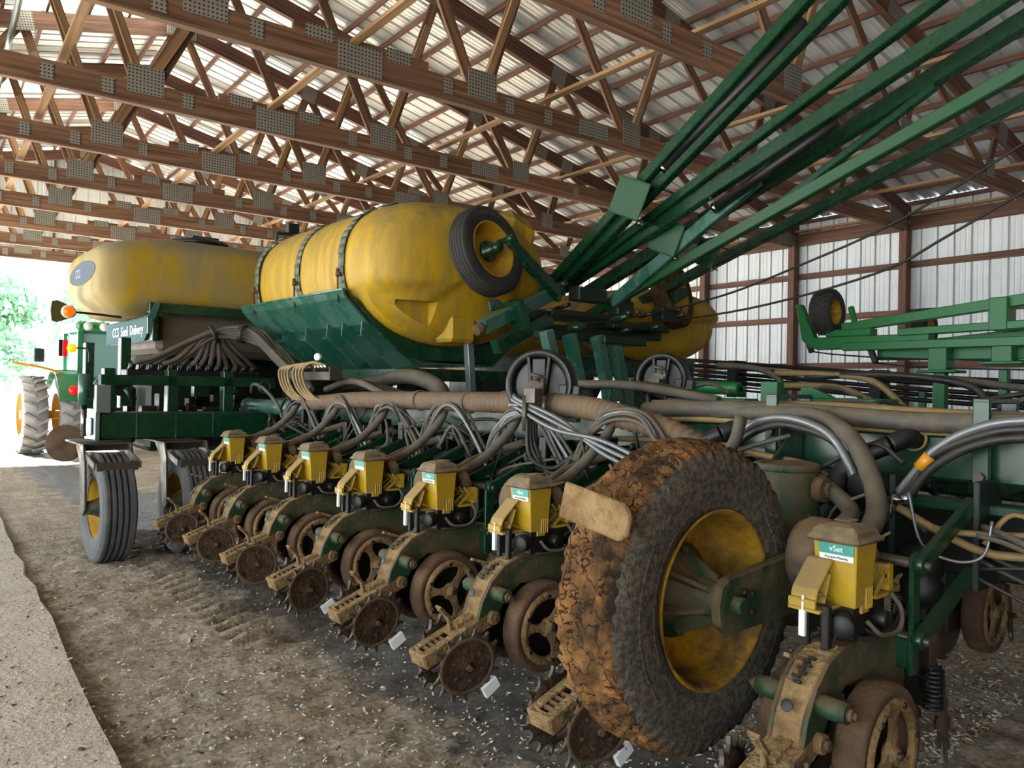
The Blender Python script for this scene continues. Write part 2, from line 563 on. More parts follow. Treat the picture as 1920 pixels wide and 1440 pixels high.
def obj(name, mb, mats, parent=None, loc=None, bevel=0, matrix=None):
    me = mb.mesh(name) if isinstance(mb, MB) else mb
    if isinstance(mb, MB):
        for k in (mats if isinstance(mats, (list, tuple)) else [mats]):
            me.materials.append(M[k])
    o = bpy.data.objects.new(name, me)
    C.objects.link(o)
    if parent: o.parent = parent
    if matrix is not None: o.matrix_local = matrix
    if loc is not None: o.location = loc
    if bevel:
        b = o.modifiers.new('edge', 'BEVEL')
        b.width = bevel; b.segments = 1; b.limit_method = 'ANGLE'; b.angle_limit = .7
    return o

def tag(o, label=None, cat=None, group=None, kind=None):
    if label: o['label'] = label
    if cat: o['category'] = cat
    if group: o['group'] = group
    if kind: o['kind'] = kind
    return o

def empty(name, loc=(0, 0, 0), rz=0, parent=None):
    o = bpy.data.objects.new(name, None)
    o.empty_display_size = .2
    C.objects.link(o)
    o.location = loc; o.rotation_euler = (0, 0, rz)
    if parent: o.parent = parent
    return o

def copy_tree(o, parent=None):
    c = o.copy()
    C.objects.link(c)
    c.parent = parent
    for ch in o.children: copy_tree(ch, c)
    return c

_boards = {}
def board(name, p0, p1, thick, depth, mat, parent=None, up=(0, 0, 1), bevel=0):
    """timber along p0-p1, its own x axis along the grain; depth is measured along 'up'"""
    p0 = Vector(p0); p1 = Vector(p1)
    d = p1 - p0
    ln = d.length
    key = (round(ln, 3), thick, depth, mat)
    if key not in _boards:
        mb = MB().box((0, 0, 0), (ln, thick, depth))
        me = mb.mesh(name); me.materials.append(M[mat]); _boards[key] = me
    x = d.normalized()
    y = Vector(up).cross(x)
    if y.length < 1e-4: y = Vector((0, 1, 0)).cross(x)
    y.normalize()
    z = x.cross(y)
    mt = Matrix((x, y, z)).transposed().to_4x4()
    mt.translation = (p0 + p1) / 2
    return obj(name, _boards[key], mat, parent, matrix=mt, bevel=bevel)

def smooth(pts, k=6):
    """Catmull-Rom through pts"""
    P = [Vector(p) for p in pts]
    P = [P[0] * 2 - P[1]] + P + [P[-1] * 2 - P[-2]]
    out = []
    for i in range(1, len(P) - 2):
        a, b, c, d = P[i - 1], P[i], P[i + 1], P[i + 2]
        for j in range(k):
            t = j / k
            out.append(.5 * ((2 * b) + (c - a) * t + (2 * a - 5 * b + 4 * c - d) * t * t + (3 * b - a - 3 * c + d) * t ** 3))
    out.append(P[-2])
    return out

_texts = {}
def text(name, body, size, mat, parent, loc, xdir, ydir, extrude=.001, align='CENTER'):
    cu = bpy.data.curves.new(name, 'FONT')
    cu.body = body; cu.size = size; cu.extrude = extrude
    cu.align_x = align; cu.align_y = 'CENTER'
    cu.resolution_u = 3
    cu.materials.append(M[mat])
    key = (body, size, mat, extrude)
    if key not in _texts:
        tmp = bpy.data.objects.new('tmp', cu)
        C.objects.link(tmp)
        _texts[key] = bpy.data.meshes.new_from_object(tmp.evaluated_get(bpy.context.evaluated_depsgraph_get()))
        bpy.data.objects.remove(tmp)
    o = bpy.data.objects.new(name, _texts[key])
    C.objects.link(o)
    x = Vector(xdir).normalized(); y = Vector(ydir).normalized()
    y = (y - x * y.dot(x)).normalized()
    mt = Matrix((x, y, x.cross(y))).transposed().to_4x4()
    mt.translation = Vector(loc)
    o.parent = parent
    o.matrix_local = mt
    return o

# ================================================================ THE BARN
RIDGE = 3.52; HALF = 11.82; WALLX = RIDGE + HALF
Y0 = -9.8; YE = 24.6; PITCH = .2325; ZT = 7.76       # ZT: underside of the top chord at the ridge
TS = 2.443
def troof(x): return ZT - PITCH * abs(x - RIDGE)

# ---- ground
def floor_lines(lo, hi, dlo, dhi, fine, coarse):
    o = []; t = lo
    while t < hi:
        o.append(t); t += fine if dlo <= t <= dhi else coarse
    o.append(hi); return o
def hsh(i, j, s=0):
    n = (i * 374761393 + j * 668265263 + s * 974711) & 0x7fffffff
    n = (n ^ (n >> 13)) * 1274126177 & 0x7fffffff
    return (n & 0xffff) / 65535.0
def vnoise(x, y, s=0):
    i, j = math.floor(x), math.floor(y)
    fx, fy = x - i, y - j
    fx = fx * fx * (3 - 2 * fx); fy = fy * fy * (3 - 2 * fy)
    a = hsh(i, j, s) * (1 - fx) + hsh(i + 1, j, s) * fx
    b = hsh(i, j + 1, s) * (1 - fx) + hsh(i + 1, j + 1, s) * fx
    return a * (1 - fy) + b * fy
PHI = math.radians(2.9285)
cph, sph = math.cos(PHI), math.sin(PHI)
def to_planter(x, y): return (cph * x + sph * y, -sph * x + cph * y)
def to_world(u, v): return (cph * u - sph * v, sph * u + cph * v)
def gh(x, y):
    h = .024 * vnoise(x * 1.3, y * 1.3) + .018 * vnoise(x * 5, y * 5, 1) + .02 * vnoise(x * 13, y * 15, 2) - .03
    u, v = to_planter(x, y)
    # lug ruts pressed by a tyre beside the row units
    bd = max(0.0, 1 - abs(u - (2.05 + .03 * (v - 4))) / .38)
    if 4.3 < v < 8.6 and bd > 0:
        fade = min(1, (v - 4.3) / .3, (8.6 - v) / .6)
        wv = math.sin((v + .25 * abs(u - 2.0)) * 2 * PI / .17)
        h += fade * min(1, bd * 2.5) * (.055 * math.copysign(abs(wv) ** .6, wv) - .02)
    # faint parallel scrape marks towards the door
    h += .005 * math.sin(v * 2 * PI / .23 + 2.5 * vnoise(u * 2, v * .6, 5)) * (1 if u < 2 else 0)
    return h
xs = floor_lines(-8.4, 15.3, .2, 4.2, .033, .3)
ys = floor_lines(-9.8, 24.8, 1.2, 8.6, .033, .3)
fv = [(x, y, gh(x, y)) for y in ys for x in xs]
nx = len(xs)
ff = [(j * nx + i, j * nx + i + 1, (j + 1) * nx + i + 1, (j + 1) * nx + i) for j in range(len(ys) - 1) for i in range(nx - 1)]
fm = bpy.data.meshes.new('floor')
fm.from_pydata(fv, [], ff)
fm.materials.append(M['ground'])
fm.polygons.foreach_set('use_smooth', [True] * len(ff))
fo = bpy.data.objects.new('floor', fm); C.objects.link(fo)
tag(fo, kind='structure', label='packed gravel barn floor strewn with wood chips')

# concrete strip along the left
mb = MB()
edge = []
for i in range(60):
    y = -2 + i * .45
    edge.append((.64 + (.05 * (vnoise(y * 2, 0, 8) - .5)) - .0 * y, y))
for i in range(len(edge) - 1):
    (xa, ya), (xb, yb) = edge[i], edge[i + 1]
    mb.add([(-4, ya, .03), (xa, ya, .035), (xb, yb, .035), (-4, yb, .03), (xa + .03, ya, -.04), (xb + .03, yb, -.04)], [(0, 1, 2, 3), (1, 4, 5, 2)])
o = obj('floor_slab', mb, 'concrete'); tag(o, 'worn concrete strip along the left of the gravel floor', kind='structure')

# outside ground
o = obj('outside_yard', MB().b2((-60, 24.8, -.12), (70, 110, -.06)), 'outside'); tag(o, 'bright gravel yard outside the open end', kind='structure')
o = obj('outside_lot', MB().b2((-60, -20, -.12), (-8.4, 24.8, -.06)), 'outside'); tag(o, 'bright gravel lot along the open side', kind='structure')

# ---- ribbed sheets
def rib_sheet(name, length, mat, pitch=.305, ribs=3, dep=.022, hw=.028):
    """sheet in the x (length) - y (width) plane, ribs rise to +z"""
    prof = [(0, 0)]
    for r in range(ribs):
        c = pitch * (r + .5)
        prof += [(c - hw, 0), (c - hw * .6, dep), (c + hw * .6, dep), (c + hw, 0)]
        for q in (.33, .66):
            if r < ribs - 1 or q < .4:
                e = c + pitch * q
                prof += [(e - .02, 0), (e - .008, .005), (e + .008, .005), (e + .02, 0)]
    prof = sorted(set(prof))
    prof.append((pitch * ribs, 0))
    mb_ = MB()
    P = [(0, y, z) for y, z in prof] + [(length, y, z) for y, z in prof]
    k = len(prof)
    mb_.add(P, [(i, i + 1, k + i + 1, k + i) for i in range(k - 1)])
    P2 = [(x, y, z + .0015) for x, y, z in P]
    mb_.add(P2, [(k + i, k + i + 1, i + 1, i) for i in range(k - 1)])
    me = mb_.mesh(name); me.materials.append(M[mat]); return me
ceil = empty('ceiling'); tag(ceil, 'pitched barn roof of pale ribbed metal sheets on timber purlins', kind='structure')
slen = (HALF + .5) / math.cos(math.atan(PITCH))
me_roof = rib_sheet('roof_sheet', slen, 'roof', dep=.05, hw=.036)
me_sky = rib_sheet('skylight_sheet', slen * .2, 'skylight')
me_rest = rib_sheet('roof_sheet_short', slen * .8, 'roof', dep=.05, hw=.036)
ang = math.atan(PITCH)
SW = .915
zr = ZT + .27 / math.cos(ang) + .10
nrow = int((YE + .6 - Y0) / SW)
sky_rows = {26, 31}
for i in range(nrow):
    y = Y0 + i * SW
    for s in (1, -1):
        def put(me, off):
            o_ = bpy.data.objects.new('roof_sheet' if me is not me_sky else 'skylight_sheet', me); C.objects.link(o_); o_.parent = ceil
            x0 = RIDGE + s * off * math.cos(ang)
            z0 = zr - off * math.sin(ang)
            if s == 1:
                o_.location = (x0, y, z0); o_.rotation_euler = (0, ang, 0)
            else:
                o_.location = (x0, y + SW, z0); o_.rotation_euler = (0, ang, PI)
            if s == -1: o_.rotation_euler = Matrix(((-math.cos(ang), 0, math.sin(ang) * -1), (0, -1, 0), (-math.sin(ang), 0, math.cos(ang)))).to_euler()
        if s == -1 and i in sky_rows:
            put(me_sky, 0); put(me_rest, slen * .2)
        else:
            put(me_roof, 0)
# purlins
k = 0
for s in (1, -1):
    x = .25
    while x < HALF + .3:
        zc = ZT + .27 / math.cos(ang) - PITCH * x + .045
        board('purlin', (RIDGE + s * x, Y0, zc), (RIDGE + s * x, YE + .1, zc), .04, .085, 'wood_red', ceil)
        x += .61
# long braces lying on the bottom chords
for off in (-6.2, -3.9, -1.4 - 1.0, -.07, 2.46, 4.9, 7.3, 9.6):
    board('brace_board', (RIDGE + off, -4, 5.09), (RIDGE + off, YE - .1, 5.09), .09, .04, 'wood_pale', ceil)
# grey conduit pipe
mb = MB().cyl((.62, -4, 5.12), (.62, YE - .2, 5.12), .03, 10)
obj('conduit_pipe', mb, 'zinc', ceil)
# ridge: close the gap
obj('ridge_cap', MB().beam((RIDGE, Y0, zr + .03), (RIDGE, YE + .3, zr + .03), .5, .03), 'roof', ceil)

# ---- trusses
def make_truss():
    t = empty('roof_truss', (RIDGE, 0, 0))
    for a, b in ((-HALF, -3.32), (-3.32, 3.32), (3.32, HALF)):
        board('bottom_chord', (a, 0, 4.77 + .135), (b, 0, 4.77 + .135), .045, .27, 'wood', t)
        board('bottom_chord', (a + (.0 if a < -4 else .02), .047, 4.77 + .135), (b, .047, 4.77 + .135), .045, .27, 'wood', t)
    board('splice_board', (-.72, -.002, 5.075), (.82, -.002, 5.075), .05, .10, 'wood', t)
    hc = .26 / math.cos(ang)
    for s in (-1, 1):
        for a, b in ((0, 6.3), (6.3, HALF + .35)):
            za = ZT - PITCH * a + hc / 2; zb = ZT - PITCH * b + hc / 2
            board('top_chord', (s * a, 0, za), (s * b, 0, zb), .09, .26, 'wood_red', t)
    bn = (1.55, 4.02, 6.6, 9.2); tn = (0, 2.41, 4.76, 7.1, 9.6)
    for s in (-1, 1):
        for i, b in enumerate(bn):
            for j in (i, i + 1):
                x1 = tn[j]
                z1 = ZT - PITCH * x1 + .12
                ob = .07 if j > i else -.07
                board('web', (s * (b + ob), .045, 4.98), (s * (x1 + (.0 if j else .06)), .045, z1), .04, .14, 'wood', t)
                if (j == i + 1 and i < 2) or (i == 0 and j == 0 and s < 0):
                    board('web_brace', (s * (b + ob) , .0, 5.12), (s * (b + (x1 - b) * .8 + ob * .2), .0, 4.98 + (z1 - 4.98) * .8), .04, .09, 'wood_pale', t)
    pm = {}
    def plate(x, z, w_, h_, rot=0.0, y=-.03, circ=False):
        key = (w_, h_)
        if key not in pm:
            me = MB().box((0, 0, 0), (w_, .006, h_)).mesh('connector_plate'); me.materials.append(M['plate']); pm[key] = me
        o_ = obj('connector_plate', pm[key], 'plate', t, loc=(x, y, z))
        o_.rotation_euler = (0, rot, 0)
    plate(0, 4.93, .5, .3)
    plate(-.45, 5.08, .3, .14); plate(.45, 5.08, .3, .14)
    for s in (-1, 1):
        plate(s * 1.08, 4.93, .13, .17); plate(s * 1.95, 4.91, .13, .17); plate(s * 2.55, 4.91, .13, .17)
        plate(s * 1.55, 5.06, .40, .32); plate(s * 3.32, 4.92, .5, .2); plate(s * 4.02, 5.02, .32, .32)
        plate(s * 5.2, 4.9, .13, .17); plate(s * 6.6, 5.02, .3, .3); plate(s * 9.2, 5.02, .28, .28)
        plate(s * 11.4, 5.0, .7, .4)
        for x in (2.41, 4.76, 7.1, 9.6): plate(s * x, ZT - PITCH * x + .1, .3, .3, s * ang, y=-.05)
        plate(s * 6.3, ZT - PITCH * 6.3 + .13, .5, .22, s * ang, y=-.05)
    plate(0, ZT + .1, .5, .25, y=-.05)
    return t
tr0 = make_truss()
nth = ['', 'nearest roof truss in view, crossing above the raised green marker tubes', 'second roof truss from the viewer, passing over the yellow tanks',
       'third roof truss from the viewer, with a stepped splice board', 'fourth roof truss from the viewer', 'fifth roof truss from the viewer', 'sixth roof truss from the viewer',
       'seventh roof truss from the viewer', 'eighth roof truss, last but one before the open end', 'last roof truss, in the gable above the open end']
for k in range(0, 9):
    t = tr0 if k == 0 else copy_tree(tr0)
    t.location = (RIDGE, 4.94 + TS * k, 0)
    lab = nth[k + 1]
    tag(t, 'brown timber, ' + lab, 'truss', 'timber roof trusses')

# ---- right wall
wr = empty('wall_right', (WALLX, 0, 0)); tag(wr, 'pale ribbed metal side wall with brown timber posts and rails', kind='structure')
me_w = rib_sheet('wall_sheet', 5.36, 'wall', dep=.045, hw=.022)
for i in range(nrow):
    o_ = bpy.data.objects.new('wall_sheet', me_w); C.objects.link(o_); o_.parent = wr
    o_.matrix_local = Matrix(((0, 0, 1, .02), (0, 1, 0, Y0 + i * SW), (1, 0, 0, 0), (0, 0, 0, 1)))
for k in range(-6, 9):
    y = 4.94 + TS * k
    board('wall_post', (-.11, y, -.05), (-.11, y, 4.9), .15, .19, 'wood_red', wr, up=(1, 0, 0))
    for z in (1.12, 2.15, 3.18, 4.12):
        board('wall_rail', (-.02, y + .07, z), (-.02, y + TS - .07, z), .04, .13, 'wood_red', wr)
    board('header_board', (-.05, y + .07, 4.93), (-.05, y + TS - .07, 4.93), .05, .27, 'wood_red', wr)
    board('ledge_board', (-.16, y + .1, 5.1), (-.16, y + TS - .1, 5.1), .13, .04, 'wood_pale', wr)
# ---- far gable over the opening
wg = empty('wall_gable', (0, YE + .12, 0)); tag(wg, 'ribbed metal gable above the open end', kind='structure')
x = -8.2
gm = {}
while x < WALLX - .1:
    hgt = troof(x + .45) + .36 - 4.85
    if hgt > .05:
        me = rib_sheet('gable_sheet', hgt, 'wall')
        o_ = bpy.data.objects.new('gable_sheet', me); C.objects.link(o_); o_.parent = wg
        o_.matrix_local = Matrix(((0, 1, 0, x), (0, 0, 1, 0), (1, 0, 0, 4.85), (0, 0, 0, 1)))
    x += SW
for k in range(8):
    xx = -6 + k * 2.9
    board('gable_stud', (xx, -.06, 4.85), (xx, -.06, troof(xx) + .25), .09, .05, 'wood_red', wg, up=(1, 0, 0))
# right part of the end wall, closed
wf = empty('wall_far', (0, YE + .12, 0)); tag(wf, 'closed ribbed metal part of the end wall behind the planter', kind='structure')
x = 11.7
while x < WALLX - .1:
    me = rib_sheet('wall_sheet', 4.85, 'wall')
    o_ = bpy.data.objects.new('wall_sheet', me); C.objects.link(o_); o_.parent = wf
    o_.matrix_local = Matrix(((0, 1, 0, x), (0, 0, 1, 0), (1, 0, 0, 0), (0, 0, 0, 1)))
    x += SW
# rear gable behind the viewer
wb = obj('wall_back', MB().b2((-8.3, Y0 - .15, 0), (WALLX, Y0 - .05, 8.2)), 'wood_red'); tag(wb, 'closed timber end wall behind the viewer', kind='structure')

# ---- trees outside
def tree(x, y, h, rad, label, seed, n=1500):
    rr = random.Random(seed)
    t = empty('leafy_tree', (x, y, -.06))
    obj('trunk', MB().tube([(0, 0, 0), (.1, 0, h * .3), (0, .1, h * .65)], .2, 8, 0, True, lambda i: (.28, .2, .1)[i]), 'bark', t)
    mb = MB()
    blobs = [(rr.uniform(-rad, rad) * .7, rr.uniform(-rad, rad) * .7, h * rr.uniform(.3, .95), rad * rr.uniform(.3, .55)) for _ in range(14)]
    for i in range(n):
        bx, by, bz, br = rr.choice(blobs)
        d = Vector((rr.gauss(0, 1), rr.gauss(0, 1), rr.gauss(0, 1))).normalized() * br * rr.uniform(.6, 1.05)
        c = Vector((bx, by, bz)) + d
        a = Vector((rr.gauss(0, 1), rr.gauss(0, 1), rr.gauss(0, 1))).normalized() * rr.uniform(.12, .26)
        b = a.orthogonal() * .5
        mb.add([c - a, c + b, c + a, c - b], [(0, 1, 2, 3)])
    obj('foliage', mb, 'tree', t)
    return tag(t, label, 'tree', 'trees outside the barn')
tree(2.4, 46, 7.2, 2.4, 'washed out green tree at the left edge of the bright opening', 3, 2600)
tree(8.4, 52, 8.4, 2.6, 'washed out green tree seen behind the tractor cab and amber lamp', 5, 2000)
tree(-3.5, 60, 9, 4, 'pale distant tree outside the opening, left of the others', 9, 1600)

# ================================================================ THE PLANTER
# local frame: x = u (across, towards the toolbar), y = v (along the row, towards the tractor), z up
PL = empty('row_crop_planter', (0, 0, 0), PHI)
tag(PL, 'huge muddy green and yellow row crop planter with folded wings filling the barn', 'planter')

# ---- shared meshes for a row unit (local: x = u - 2.5, y = v - v_unit, z absolute)
def mesh_of(name, mb, mats):
    me = mb.mesh(name)
    for k in mats: me.materials.append(M[k])
    return me

def shank_mesh():
    mb = MB()
    poly = [(-.43, .50), (-.40, .60), (-.35, .685), (-.28, .745), (-.19, .775), (.24, .77), (.24, .58), (.04, .60), (-.08, .655), (-.18, .655), (-.27, .60), (-.31, .53), (-.32, .50)]
    mb.prism(poly, (0, -.05, 0), (1, 0, 0), (0, 0, 1), .02, 0)
    mb.prism(poly, (0, .05, 0), (1, 0, 0), (0, 0, 1), .02, 0)
    # curved rear web between the cheeks, lit and dusty
    top = poly[:6]
    for i in range(len(top) - 1):
        (xa, za), (xb, zb) = top[i], top[i + 1]
        mb.add([(xa, -.05, za), (xb, -.05, zb), (xb, .05, zb), (xa, .05, za), (xa + .02, -.05, za - .02), (xb + .02, -.05, zb - .02), (xb + .02, .05, zb - .02), (xa + .02, .05, za - .02)],
               [(0, 1, 2, 3), (7, 6, 5, 4), (0, 4, 5, 1), (3, 2, 6, 7)], 1)
    mb.b2((-.02, -.045, .55), (.24, .045, .76), 0)
    # dark adjustment notches and sight hole on the rear web
    for k in range(7):
        t = k / 6
        c = (-.355 + .085 * t, (.006 if k % 2 else -.006), .69 + .062 * t - .012 * t * t)
        mb.box((c[0] - .012, c[1], c[2] + .006), (.010, .026, .010), 2, Matrix.Rotation(-.85, 3, 'Y'))
    mb.lathe([(0, 0), (.019, 0), (.019, .004), (0, .004)], (-.412, 0, .635), (-1, 0, .42), 14, 2)
    return mesh_of('row_unit', mb, ('green_mud', 'mud', 'black'))

def hopper_mesh():
    mb = MB()
    lo = [(-.125, -.060, .88), (-.018, -.060, .88), (-.018, .060, .88), (-.125, .060, .88)]
    hi = [(-.145, -.072, 1.085), (-.008, -.072, 1.085), (-.008, .072, 1.085), (-.145, .072, 1.085)]
    mb.add(lo + hi, [(0, 3, 2, 1), (4, 5, 6, 7), (0, 1, 5, 4), (1, 2, 6, 5), (2, 3, 7, 6), (3, 0, 4, 7)])
    for k in range(4):                                       # ribbed foot
        mb.box((-.062 + k * .013, -.062, .905), (.005, .01, .07))
    mb.b2((-.085, -.062, .858), (-.035, -.052, .89))
    return mesh_of('seed_hopper', mb, ('yellow',))

def lid_mesh():
    mb = MB()
    rings = []
    for (ex, ey, z) in ((.086, .086, 1.082), (.088, .088, 1.090), (.086, .086, 1.096), (.078, .078, 1.100), (.074, .072, 1.118), (.062, .056, 1.132), (.035, .03, 1.138)):
        rings.append([(-.077 - ex, -ey, z), (-.077 + ex, -ey, z), (-.077 + ex, ey, z), (-.077 - ex, ey, z)])
    mb.loft(rings, 0, False)
    mb.b2((-.06, -.01, 1.134), (.0, .05, 1.142), 0)
    mb.beam((-.01, -.082, 1.095), (.06, -.082, 1.104), .010, .010)
    return mesh_of('hopper_lid', mb, ('lid',))

def chute_mesh():
    mb = MB()
    poly = [(-.135, 1.03), (-.155, 1.025), (-.24, .945), (-.25, .925), (-.25, .885), (-.243, .885), (-.243, .922), (-.235, .938), (-.155, 1.012), (-.135, 1.015)]
    mb.prism(poly, (0, .045, 0), (1, 0, 0), (0, 0, 1), .085)
    mb.prism([(-.12, 1.01), (-.24, .925), (-.24, .885), (-.12, .885)], (0, .05, 0), (1, 0, 0), (0, 0, 1), .006)
    mb.beam((-.225, .025, .93), (-.14, .025, .895), .05, .006, 0, (0, 0, 1))
    mb.beam((-.20, .025, .895), (-.165, .025, .985), .05, .006, 0, (1, 0, 0))
    mb.b2((-.256, -.012, .874), (-.12, .095, .886))
    mb.b2((-.262, .0, .886), (-.25, .09, .915))
    return mesh_of('meter_chute', mb, ('yellow',))

def meter_mesh():
    mb = MB()
    mb.lathe([(0, -.01), (.08, -.008), (.115, .004), (.132, .03), (.135, .09), (.12, .12), (.06, .135), (0, .135)], (.0, .065, .995), (0, 1, 0), 24)
    mb.lathe([(0, .0), (.05, 0), (.055, .03), (.05, .055)], (.10, .05, 1.0), (.8, -.25, .3), 14)
    mb.cyl((.10, .07, 1.03), (.155, .06, 1.075), .036, 14, 0, .03)
    return mesh_of('seed_meter', mb, ('meter',))

def strut_mesh():
    mb = MB()
    for y in (-.05, .0, .05):
        mb.beam((.03, y, .90), (.14, y, .985), .008, .012)
        mb.beam((.06, y, .99), (.13, y, .915), .008, .012)
    mb.b2((.03, -.055, .885), (.12, .055, .897))
    mb.b2((.12, -.055, .90), (.15, .055, .985))
    return mesh_of('meter_bracket', mb, ('yellow',))

def motor_mesh():
    mb = MB()
    mb.b2((-.12, -.05, .775), (.1, .06, .885))
    mb.lathe([(0, 0), (.035, 0), (.04, .01), (.04, .07), (0, .07)], (-.12, -.02, .83), (-1, -.4, 0), 12)
    mb.lathe([(0, 0), (.03, 0), (.03, .05), (0, .05)], (.02, -.05, .83), (0, -1, 0), 12)
    mb.b2((-.235, -.03, .765), (-.21, -.005, .9)); mb.b2((-.235, .035, .765), (-.215, .055, .9))
    mb.beam((-.21, -.03, .77), (-.15, -.03, .87), .012, .012)
    return mesh_of('drive_motor', mb, ('black',))

def gauge_mesh():
    """gauge wheel, axle along y, outside face towards -y, centred on its hub"""
    mb = MB()
    mb.lathe([(.165, .045), (.19, .05), (.203, .04), (.207, .0), (.203, -.035), (.192, -.047), (.168, -.045), (.16, -.03), (.16, .03)], (0, 0, 0), (0, 1, 0), 36, 0, True, True)
    mb.lathe([(.168, -.045), (.150, -.058), (.132, -.05), (.128, -.036), (.138, -.03), (.165, -.03)], (0, 0, 0), (0, 1, 0), 36, 1, True, True)
    mb.lathe([(0, -.062), (.022, -.062), (.024, -.05), (.042, -.046), (.046, -.03), (0, -.03)], (0, 0, 0), (0, 1, 0), 20, 1)
    for k in range(3):
        a = k * 2 * PI / 3 + .5
        poly = []
        for r, hw in ((.03, .026), (.06, .018), (.09, .016), (.115, .024), (.138, .048)):
            poly.append((r, -hw))
        for r, hw in reversed(((.03, .026), (.06, .018), (.09, .016), (.115, .024), (.138, .048))):
            poly.append((r, hw))
        ux = (math.cos(a), 0, math.sin(a)); uy = (-math.sin(a), 0, math.cos(a))
        mb.prism(poly, (0, -.042, 0), ux, uy, .014, 1)
    for k in range(6):
        a = k * PI / 3 + .2
        mb.cyl((.147 * math.cos(a), -.061, .147 * math.sin(a)), (.147 * math.cos(a), -.053, .147 * math.sin(a)), .009, 8, 2)
    mb.lathe([(0, .02), (.16, .02)], (0, 0, 0), (0, 1, 0), 24, 2)
    mb.cyl((0, -.075, 0), (0, -.05, 0), .012, 6, 3)
    return mesh_of('gauge_wheel', mb, ('rust', 'mud', 'black', 'steel'))

def closing_mesh():
    """spiked closing wheel, axle along y, centred"""
    mb = MB()
    mb.lathe([(0, -.022), (.016, -.022), (.018, -.012), (.05, -.01), (.1, -.004), (.115, -.009), (.126, -.003), (.13, .006), (.1, .01), (0, .01)], (0, 0, 0), (0, 1, 0), 32, 0)
    mb.lathe([(.114, -.009), (.12, -.014), (.13, -.012), (.132, .0), (.126, .004)], (0, 0, 0), (0, 1, 0), 32, 1)
    n = 15
    for k in range(n):
        a = k * 2 * PI / n
        ux = Vector((math.cos(a), 0, math.sin(a))); uy = Vector((-math.sin(a), 0, math.cos(a)))
        poly = [(.116, -.020), (.130, -.012), (.150, .010), (.163, .022), (.157, .006), (.150, -.004), (.140, .012), (.130, .018), (.116, .020)]
        poly = [(.124, -.022), (.134, -.012), (.146, -.002), (.166, .006), (.160, .012), (.145, .010), (.134, .014), (.124, .024)]
        mb.prism(poly, (0, -.002, 0), ux, uy, .014, 2)
    for k in range(6):
        a = k * PI / 3
        mb.cyl((.07 * math.cos(a), -.012, .07 * math.sin(a)), (.07 * math.cos(a), -.006, .07 * math.sin(a)), .007, 6, 1)
    mb.cyl((0, -.034, 0), (0, -.015, 0), .013, 8, 1)
    return mesh_of('closing_wheel', mb, ('mud_dark', 'rust', 'steel'))

def closing_arm_mesh():
    mb = MB()
    a = Vector((-.33, 0, .525)); b = Vector((-.70, 0, .415))
    d = (b - a).normalized(); up = Vector((0, 1, 0)).cross(d) * -1
    if up.z < 0: up = -up
    for y, y1 in ((-.06, -.05), (.06, .05)):
        mb.prism([(0, -.035), (.06, -.045), (.375, -.05), (.385, .012), (.04, .032), (0, .03)], (a.x, y, a.z), d, up, .012, 0) if False else None
    # a channel: two cheeks, a top web with a slot near its tail, a closed tail
    def P(t, s, y): return a + d * t + up * s + Vector((0, y, 0))
    for y in (-.055, .055):
        mb.add([P(0, -.03, y - .006), P(.385, -.05, y - .006), P(.385, .012, y - .006), P(0, .035, y - .006), P(0, -.03, y + .006), P(.385, -.05, y + .006), P(.385, .012, y + .006), P(0, .035, y + .006)],
               [(0, 1, 2, 3), (7, 6, 5, 4), (0, 4, 5, 1), (1, 5, 6, 2), (2, 6, 7, 3), (3, 7, 4, 0)], 0)
    for t0, t1, ya, yb in ((0, .22, -.05, .05), (.22, .385, -.05, -.022), (.22, .385, .022, .05), (.36, .39, -.055, .055)):
        s0 = .035 - .023 * t0 / .385; s1 = .035 - .023 * t1 / .385
        mb.add([P(t0, s0, ya), P(t1, s1, ya), P(t1, s1, yb), P(t0, s0, yb), P(t0, s0 - .012, ya), P(t1, s1 - .012, ya), P(t1, s1 - .012, yb), P(t0, s0 - .012, yb)],
               [(0, 1, 2, 3), (7, 6, 5, 4), (0, 4, 5, 1), (1, 5, 6, 2), (2, 6, 7, 3), (3, 7, 4, 0)], 0)
    mb.add([P(.385, -.05, -.06), P(.385, -.05, .06), P(.385, .014, .06), P(.385, .014, -.06), P(.375, -.05, -.06), P(.375, -.05, .06), P(.375, .014, .06), P(.375, .014, -.06)],
           [(0, 1, 2, 3), (7, 6, 5, 4), (0, 4, 5, 1), (1, 5, 6, 2), (2, 6, 7, 3), (3, 7, 4, 0)], 0)
    # teeth in the slot
    for k in range(4):
        q = P(.25 + k * .028, .005, 0)
        mb.box(q, (.01, .045, .02), 1, Matrix.Rotation(.3, 3, 'Y'))
    mb.add([P(.22, -.02, -.05), P(.38, -.03, -.05), P(.38, -.03, .05), P(.22, -.02, .05)], [(0, 1, 2, 3)], 2)
    # pivot ears
    mb.cyl((-.345, -.085, .53), (-.345, .085, .53), .03, 14, 0)
    mb.cyl((-.345, -.1, .53), (-.345, -.08, .53), .018, 6, 1)
    mb.beam(P(.03, .03, 0), P(.18, .035, 0), .05, .02, 0)
    return mesh_of('closing_arm', mb, ('mud', 'rust', 'black'))

